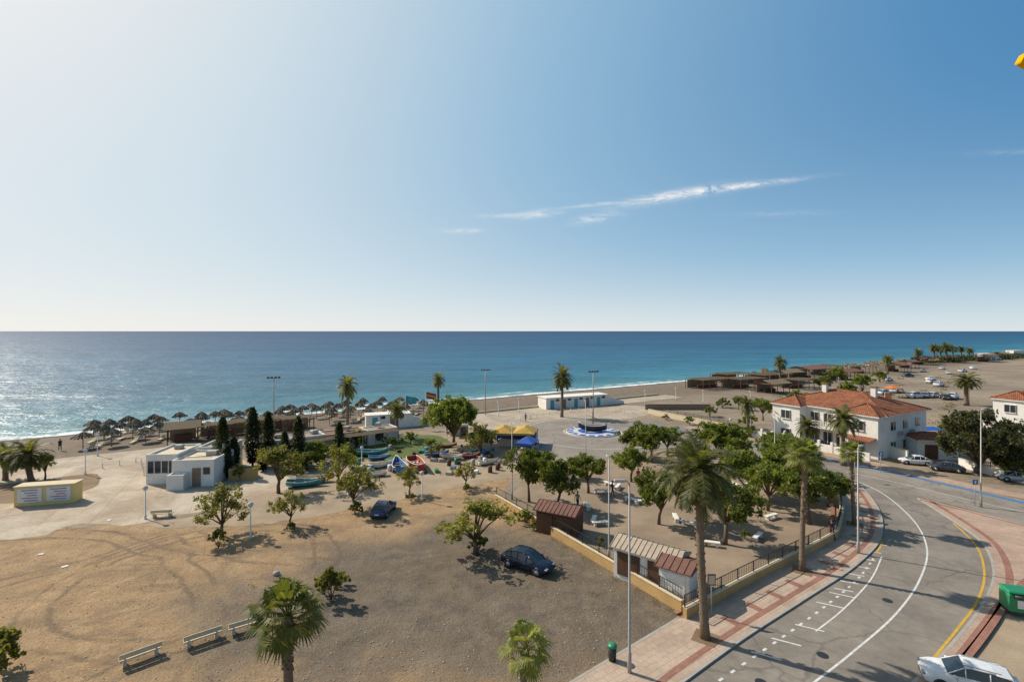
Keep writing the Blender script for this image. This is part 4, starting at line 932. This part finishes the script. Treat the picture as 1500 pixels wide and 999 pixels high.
def canopy(loc, rot, Lx, Ly, mat, wallm, h=2.3, name='canopy_cafe'):
    c = Comp(); nx = max(2, int(Lx/2.4)+1)
    for k in range(nx):
        for y in (0, Ly): c['posts'].box((k*Lx/(nx-1), y, h/2), (.1, .1, h), wallm)
    q = nx-1
    for k in range(q):
        x0 = k*Lx/q-.02; x1 = (k+1)*Lx/q-.04; cx = (x0+x1)/2; hh = h+.05*(k % 2)
        c['canopy'].add([(x0, -.5, hh), (x1, -.5, hh), (x1, Ly+.5, hh), (x0, Ly+.5, hh), (cx, Ly*.3, hh+.75), (cx, Ly*.7, hh+.75), (x0, -.5, hh-.3), (x1, -.5, hh-.3)], [(0, 1, 4), (1, 2, 5, 4), (2, 3, 5), (3, 0, 4, 5), (6, 7, 1, 0)], mat)
    c['side_wall'].box((Lx/2, Ly, h*.42), (Lx*.96, .08, h*.82), wallm); c['side_panel'].box((Lx+.05, Ly/2, h*.42), (.08, Ly*.9, h*.8), wallm); c['counter'].box((Lx*.4, Ly*.3, .55), (Lx*.5, .5, 1.1), 'cream')
    for k in range(5): c['tables'].tube([(Lx*(.15+.18*k), Ly*.6, 0), (Lx*(.15+.18*k), Ly*.6, .72), (Lx*(.15+.18*k), Ly*.6, .75)], [.05, .05, .4], 10, 'white')
    return c.obj(name, loc, rot)
canopy((*G(720, 655), 0), R(-8), 6.8, 3.8, 'yellow', 'blue'); canopy((*G(757, 668), 0), R(-20), 2.6, 2.2, 'blue', 'blue', 2.0, 'market_canopy'); canopy((*G(655, 640), 0), R(10), 3.5, 2.5, 'white', 'metal', 2.1, 'market_canopy')
M['yb'] = vmat('banner_yellow', (0.80, 0.60, 0.24), .9, 2)
c = Comp(); c['body'].box((0, 0, 1.0), (5.2, 1.4, 2.0), 'yb')
for sx in (-1.25, 1.25):
    c['panel'].box((sx, -.73, 1.1), (2.1, .06, 1.4), 'white')
    for k in range(5): c['lettering'].box((sx+.1*(k % 3), -.77, 1.62-k*.26), (1.4-.3*(k % 3), .02, .07), 'hullred' if k % 2 else 'blue')
c['roof_cap'].box((0, 0, 2.03), (5.35, 1.55, .08), 'cream'); c.obj('advertising_kiosk', (*G(72, 736), 0), R(14))
def sign(u, v, h, kind, rot, z=.13):
    c = Comp(); c['pole'].tube([(0, 0, 0), (0, 0, h)], .03, 8, 'metal')
    if kind == 'round': c['disc'].tube([(0, -.05, h-.1), (0, -.03, h-.1)], .3, 20, 'redp'); c['face'].tube([(0, -.065, h-.1), (0, -.05, h-.1)], .22, 20, 'white')
    elif kind == 'blue': c['plate'].box((0, -.04, h-.2), (.55, .03, .55), 'bluep', 0, .01); c['symbol'].box((0, -.06, h-.2), (.15, .01, .35), 'white')
    else: c['plate'].box((0, -.04, h-.3), (.5, .04, .7), 'dark'); c['face'].box((0, -.065, h-.3), (.4, .01, .55), 'cream')
    c.obj('traffic_sign', (*G(u, v), z), rot)
sign(1042, 905, 2.6, 'plate', 0); sign(1428, 742, 2.6, 'blue', 0); sign(1252, 705, 2.6, 'round', .3); sign(957, 668, 2.5, 'round', 0); sign(1290, 694, 2.6, 'blue', 0)
m = MB(); m.tube([(0, 0, 0), (0, 0, .75)], [.2, .24], 12, 'dark'); m.tube([(0, 0, .75), (0, 0, .83), (0, 0, .9)], [.26, .26, .1], 12, 'green')
inst(m.mesh('bin'), 'litter_bin', (*G(897, 970), .13))
m = MB(); m.box((0, 0, .75), (1.5, 1.1, 1.2), 'green', 0, .12); m.box((0, 0, 1.42), (1.56, 1.16, .18), 'green', 0, .07); m.tube([(-.5, -.58, 1.2), (.5, -.58, 1.2)], .12, 10, 'dark')
for x in (-.6, .6): m.box((x, 0, .09), (.15, .8, .17), 'dark')
m.box((0, -.56, .75), (.7, .03, .5), 'white'); m.obj('recycling_container', (*G(1493, 900), .13), R(-20))
def flag(u, v, h, mats, rot):
    c = Comp(); c['pole'].tube([(0, 0, 0), (0, 0, h)], .04, 6, 'white')
    n_ = 8
    for s_, mt in enumerate(mats):
        hz = 1.2/len(mats); vs = []
        for k in range(n_+1):
            for z in (0, 1): vs.append((k*.25, .12*math.sin(k*.9), h-.1-s_*hz-z*hz-.06*k))
        c['cloth'].add(vs, [(2*k, 2*k+2, 2*k+3, 2*k+1) for k in range(n_)], mt)
    c.obj('beach_flag', (*G(u, v), 0), rot)
flag(594, 628, 6.2, ['teal'], .2); flag(624, 622, 6.4, ['redp', 'yellow', 'redp'], .3); flag(1296, 600, 4, ['orange'], .2)
m = MB(); m.tube([(0, 0, 0), (0, 0, 3)], .06, 6, 'metal')
m.add([(0, 0, 3.3)]+[(2.2*math.cos(k*math.pi/4), 2.2*math.sin(k*math.pi/4), 2.5) for k in range(8)], [(0, 1+k, 1+(k+1) % 8) for k in range(8)], 'orange'); m.obj('market_parasol', (*G(1308, 582), 0))
m = MB()
for k, p in enumerate(resample(cat(GP((700, 640), (735, 628), (780, 612), (850, 603), (930, 606)), 5), 2.0)): m.tube([(p[0], p[1], 0), (p[0], p[1], .8)], .07, 6, 'white')
for k, p in enumerate(resample(GP((150, 686), (206, 676), (212, 700)), 1.8)): m.tube([(p[0], p[1], 0), (p[0], p[1], .7)], .06, 6, 'white')
m.obj('bollard_row')
# ------------------------------------------------------------------ people
M['hair'] = paint('hair', (0.035, 0.022, 0.015), .7); M['skin'] = paint('skin', (0.42, 0.24, 0.16), .6)
def person(u, v, rot, shirt, pants, walking=True, z=.03, name='person', hgt=1.0):
    st = .22 if walking else .05; P = {}
    P['pel'] = (0, 0, .93); P['wst'] = (0, 0, 1.08); P['che'] = (.02, 0, 1.32); P['nk'] = (.02, 0, 1.47); P['hd0'] = (.03, 0, 1.54); P['hd'] = (.045, 0, 1.64); P['hdt'] = (.03, 0, 1.71)
    for s_, n_ in ((1, 'L'), (-1, 'R')):
        f = st*s_; P['hip'+n_] = (0, .09*s_, .88); P['kn'+n_] = (f*.55+.05, .10*s_, .49); P['an'+n_] = (f*.9-.02, .10*s_, .08); P['to'+n_] = (f*.9+.16, .115*s_, .035)
        P['sh'+n_] = (.01, .175*s_, 1.40); P['el'+n_] = (-f*.5-.03, .235*s_, 1.12); P['wr'+n_] = (-f*1.1+.06, .235*s_, .88); P['pa'+n_] = (-f*1.2+.08, .232*s_, .80)
        for q in range(4): P['f%d' % q+n_] = (-f*1.25+.05+q*.022, .232*s_, .715-.008*(q in (1, 2))+.015*(q == 3))
        P['th'+n_] = (-f*1.2+.13, .215*s_, .78)
    rad = {'pel': .135, 'wst': .125, 'che': .145, 'nk': .058, 'hd0': .065, 'hd': .098, 'hdt': .07}
    for n_ in 'LR': rad.update({'hip'+n_: .095, 'kn'+n_: .06, 'an'+n_: .042, 'to'+n_: .035, 'sh'+n_: .06, 'el'+n_: .042, 'wr'+n_: .028, 'pa'+n_: .033, 'th'+n_: .01}); rad.update({'f%d' % q+n_: .009 for q in range(4)})
    E = [('pel', 'wst'), ('wst', 'che'), ('che', 'nk'), ('nk', 'hd0'), ('hd0', 'hd'), ('hd', 'hdt')]
    for n_ in 'LR': E += [('pel', 'hip'+n_), ('hip'+n_, 'kn'+n_), ('kn'+n_, 'an'+n_), ('an'+n_, 'to'+n_), ('che', 'sh'+n_), ('sh'+n_, 'el'+n_), ('el'+n_, 'wr'+n_), ('wr'+n_, 'pa'+n_), ('pa'+n_, 'th'+n_)]+[('pa'+n_, 'f%d' % q+n_) for q in range(4)]
    ks = list(P); me = bpy.data.meshes.new(name); me.from_pydata([P[k] for k in ks], [(ks.index(a), ks.index(b)) for a, b in E], [])
    x, y = G(u, v); e = inst(None, name, (x, y, z), rot, None, hgt); o = inst(me, 'body', (0, 0, 0), 0, e)
    md = o.modifiers.new('skin', 'SKIN'); md.use_smooth_shade = True
    for i, k in enumerate(ks): me.skin_vertices[0].data[i].radius = (rad[k], rad[k])
    me.skin_vertices[0].data[0].use_root = True
    o.modifiers.new('sub', 'SUBSURF').levels = 1; o.modifiers['sub'].render_levels = 1
    t = NT('clothes'); X = t.xyz()
    skin = (0.42, 0.24, 0.16)
    c = t.ramp(t.math('DIVIDE', X[2], 1.8), [(0.0, (0.03, 0.025, 0.02)), (.05, pants), (.545, shirt), (.815, skin), (.925, (0.04, 0.025, 0.015))], 'CONSTANT')
    ay = t.math('ABSOLUTE', X[1]); arm = t.math('MULTIPLY', t.math('GREATER_THAN', ay, .185), t.math('MULTIPLY', t.math('LESS_THAN', X[2], 1.2), t.math('GREATER_THAN', X[2], .6)))
    c = t.mix(arm, c, skin); me.materials.append(t.fin(c, .8, .2))
    h = MB(); h.sphere((.005, 0, 1.665), .112, 'hair', 12, 8, (1.0, .86, 1.0)); h.obj('hair', (0, 0, 0.0), 0, e)
    fc = MB(); fc.box((.145, 0, 1.635), (.03, .022, .045), 'skin', 0, .006)
    for s_ in (-1, 1): fc.sphere((.132, .032*s_, 1.655), .011, 'dark', 6, 4); fc.sphere((.04, .098*s_, 1.635), .024, 'skin', 6, 4, (.7, .4, 1.2))
    fc.box((.135, 0, 1.595), (.012, .045, .01), 'redp'); fc.obj('face', (0, 0, 0), 0, e)
person(1219, 793, 2.0, (.05, .05, .07), (.03, .035, .06), True, .13); person(88, 660, 2.5, (.03, .03, .03), (.02, .02, .03)); person(935, 708, 1.2, (.5, .04, .03), (.05, .05, .08), False)
person(943, 705, 4, (.45, .06, .04), (.3, .25, .2), False); person(897, 728, 0, (.04, .05, .12), (.03, .03, .04)); person(846, 745, 1, (.35, .33, .3), (.04, .04, .08)); person(770, 618, 1, (.1, .1, .3), (.03, .03, .04)); person(1050, 605, 1, (.5, .5, .5), (.03, .03, .1))
c = Comp(); c['mast'].box((0, 0, 18), (.5, .5, 36), 'craney'); c['jib'].tube([(0, 0, 29.3), (-1.9, 0, 29.1)], [.35, .12], 6, 'craney'); c['tip'].box((-1.8, 0, 29.15), (.5, .3, .5), 'craney', 0, .05, ('Y', .5)); c['aerial'].tube([(-1.7, 0, 29.4), (-1.75, 0, 30.0)], .02, 5, 'redp')
c.obj('yellow_crane', (23.05, 20.0, 0))
# ------------------------------------------------------------------ sun, sky, camera
SEL = R(40); SAZ = R(63)
sv = Vector((-math.sin(SAZ)*math.cos(SEL), math.cos(SAZ)*math.cos(SEL), math.sin(SEL)))
ld = bpy.data.lights.new('sun', 'SUN'); ld.energy = 5.0; ld.angle = R(.5); ld.color = (1, .92, .79)
lo = bpy.data.objects.new('sun', ld); sc.collection.objects.link(lo); lo.rotation_euler = sv.to_track_quat('Z', 'Y').to_euler()
wd = bpy.data.worlds.new('World'); sc.world = wd; wd.use_nodes = True
t = NT.__new__(NT); t.t = wd.node_tree; t.n = t.t.nodes; t.l = t.t.links
bg = t.n['Background']; sky = t.n.new('ShaderNodeTexSky'); sky.sky_type = 'NISHITA'; sky.sun_disc = False
sky.sun_elevation = SEL; sky.sun_rotation = -SAZ; sky.air_density = 1.0; sky.dust_density = 0.6; sky.ozone_density = 2.0
tc = t.n.new('ShaderNodeTexCoord').outputs['Generated']
X = t.xyz(tc)
# coastal haze: whitens towards the horizon and towards the sun, deepens towards the zenith
dt = t.n.new('ShaderNodeVectorMath'); dt.operation = 'DOT_PRODUCT'; t.l.new(tc, dt.inputs[0]); dt.inputs[1].default_value = sv
ang = t.math('ARCCOSINE', t.math('MINIMUM', t.math('MAXIMUM', dt.outputs['Value'], -1.0), 1.0))
gs = t.math('MULTIPLY', t.math('POWER', t.math('MAXIMUM', t.math('SUBTRACT', 1.0, t.math('DIVIDE', ang, R(108))), 0.0), 1.35), 1.18, clamp=True)
zel = t.math('MAXIMUM', X[2], 0.0)
hz = t.math('MULTIPLY', t.math('EXPONENT', t.math('DIVIDE', zel, -0.20)), 0.82)
ww = t.math('SUBTRACT', 1.0, t.math('MULTIPLY', t.math('SUBTRACT', 1.0, gs), t.math('SUBTRACT', 1.0, hz)))
haze = t.ramp(ww, [(0.0, (0.026, 0.15, 0.41)), (0.22, (0.090, 0.285, 0.56)), (0.5, (0.33, 0.56, 0.78)), (0.75, (0.68, 0.81, 0.90)), (0.9, (0.88, 0.92, 0.94)), (1.0, (1.0, 0.99, 0.97))])
k10 = t.mix(1.0, haze, (10.8, 10.5, 10.2), 'MULTIPLY')
col = t.mix(0.90, sky.outputs[0], k10)
zen = t.math('SUBTRACT', 1.0, t.math('MULTIPLY', t.sstep(zel, 0.60, 0.95), 0.62))
vm = t.n.new('ShaderNodeVectorMath'); vm.operation = 'SCALE'; t.l.new(col, vm.inputs[0]); t.l.new(zen, vm.inputs['Scale']); col = vm.outputs[0]
yy = t.math('MAXIMUM', X[1], .05); A = t.math('DIVIDE', X[0], yy); B = t.math('DIVIDE', X[2], yy)
cm = t.n.new('ShaderNodeCombineXYZ'); t.l.new(A, cm.inputs[0]); t.l.new(B, cm.inputs[1])
nz = t.noise(1.0, 7, .72, vec=t.mapping(scale=(16, 60, 1), rot=(0, 0, -.12), vec=cm.outputs[0]), dist=1.2)
nz = t.ramp(nz, [(.36, 0.), (.60, 1.)])
tot = None
for (u, v, L_, W_, sl, k) in [(1075, 274, 90, 4.0, .12, .9), (990, 287, 70, 7, .17, .9), (870, 300, 55, 2.2, .10, .5), (790, 314, 30, 6, .1, .6), (735, 316, 35, 3.0, .02, .4), (872, 320, 32, 6, .14, .6), (680, 338, 30, 3.5, 0, .5), (1145, 313, 60, 4, .02, .15), (1480, 223, 70, 4, .05, .12)]:
    a0 = (u-750)/F; b0 = (485-v)/F
    da = t.math('SUBTRACT', A, a0); db = t.math('SUBTRACT', t.math('SUBTRACT', B, b0), t.math('MULTIPLY', da, sl))
    da2 = t.math('DIVIDE', da, L_/F); db2 = t.math('DIVIDE', db, W_/F)
    g_ = t.math('MULTIPLY', t.math('EXPONENT', t.math('MULTIPLY', t.math('ADD', t.math('MULTIPLY', da2, da2), t.math('MULTIPLY', db2, db2)), -1.0)), k)
    tot = g_ if tot is None else t.math('ADD', tot, g_)
tot = t.math('MULTIPLY', t.math('MULTIPLY', tot, nz, clamp=True), t.math('GREATER_THAN', X[1], .1))
col = t.mix(tot, col, (9.4, 9.5, 9.6))
t.l.new(col, bg.inputs[0]); bg.inputs[1].default_value = .09
cd = bpy.data.cameras.new('camera'); co = bpy.data.objects.new('camera', cd); sc.collection.objects.link(co)
co.location = (0, 0, CAMH); co.rotation_euler = (R(90), 0, 0); cd.lens = 17; cd.sensor_width = 36; cd.shift_y = -14.5/1500; cd.clip_end = 200000; cd.clip_start = .1
sc.camera = co
sc.view_settings.view_transform = 'Standard'; sc.view_settings.look = 'None'; sc.view_settings.exposure = 0
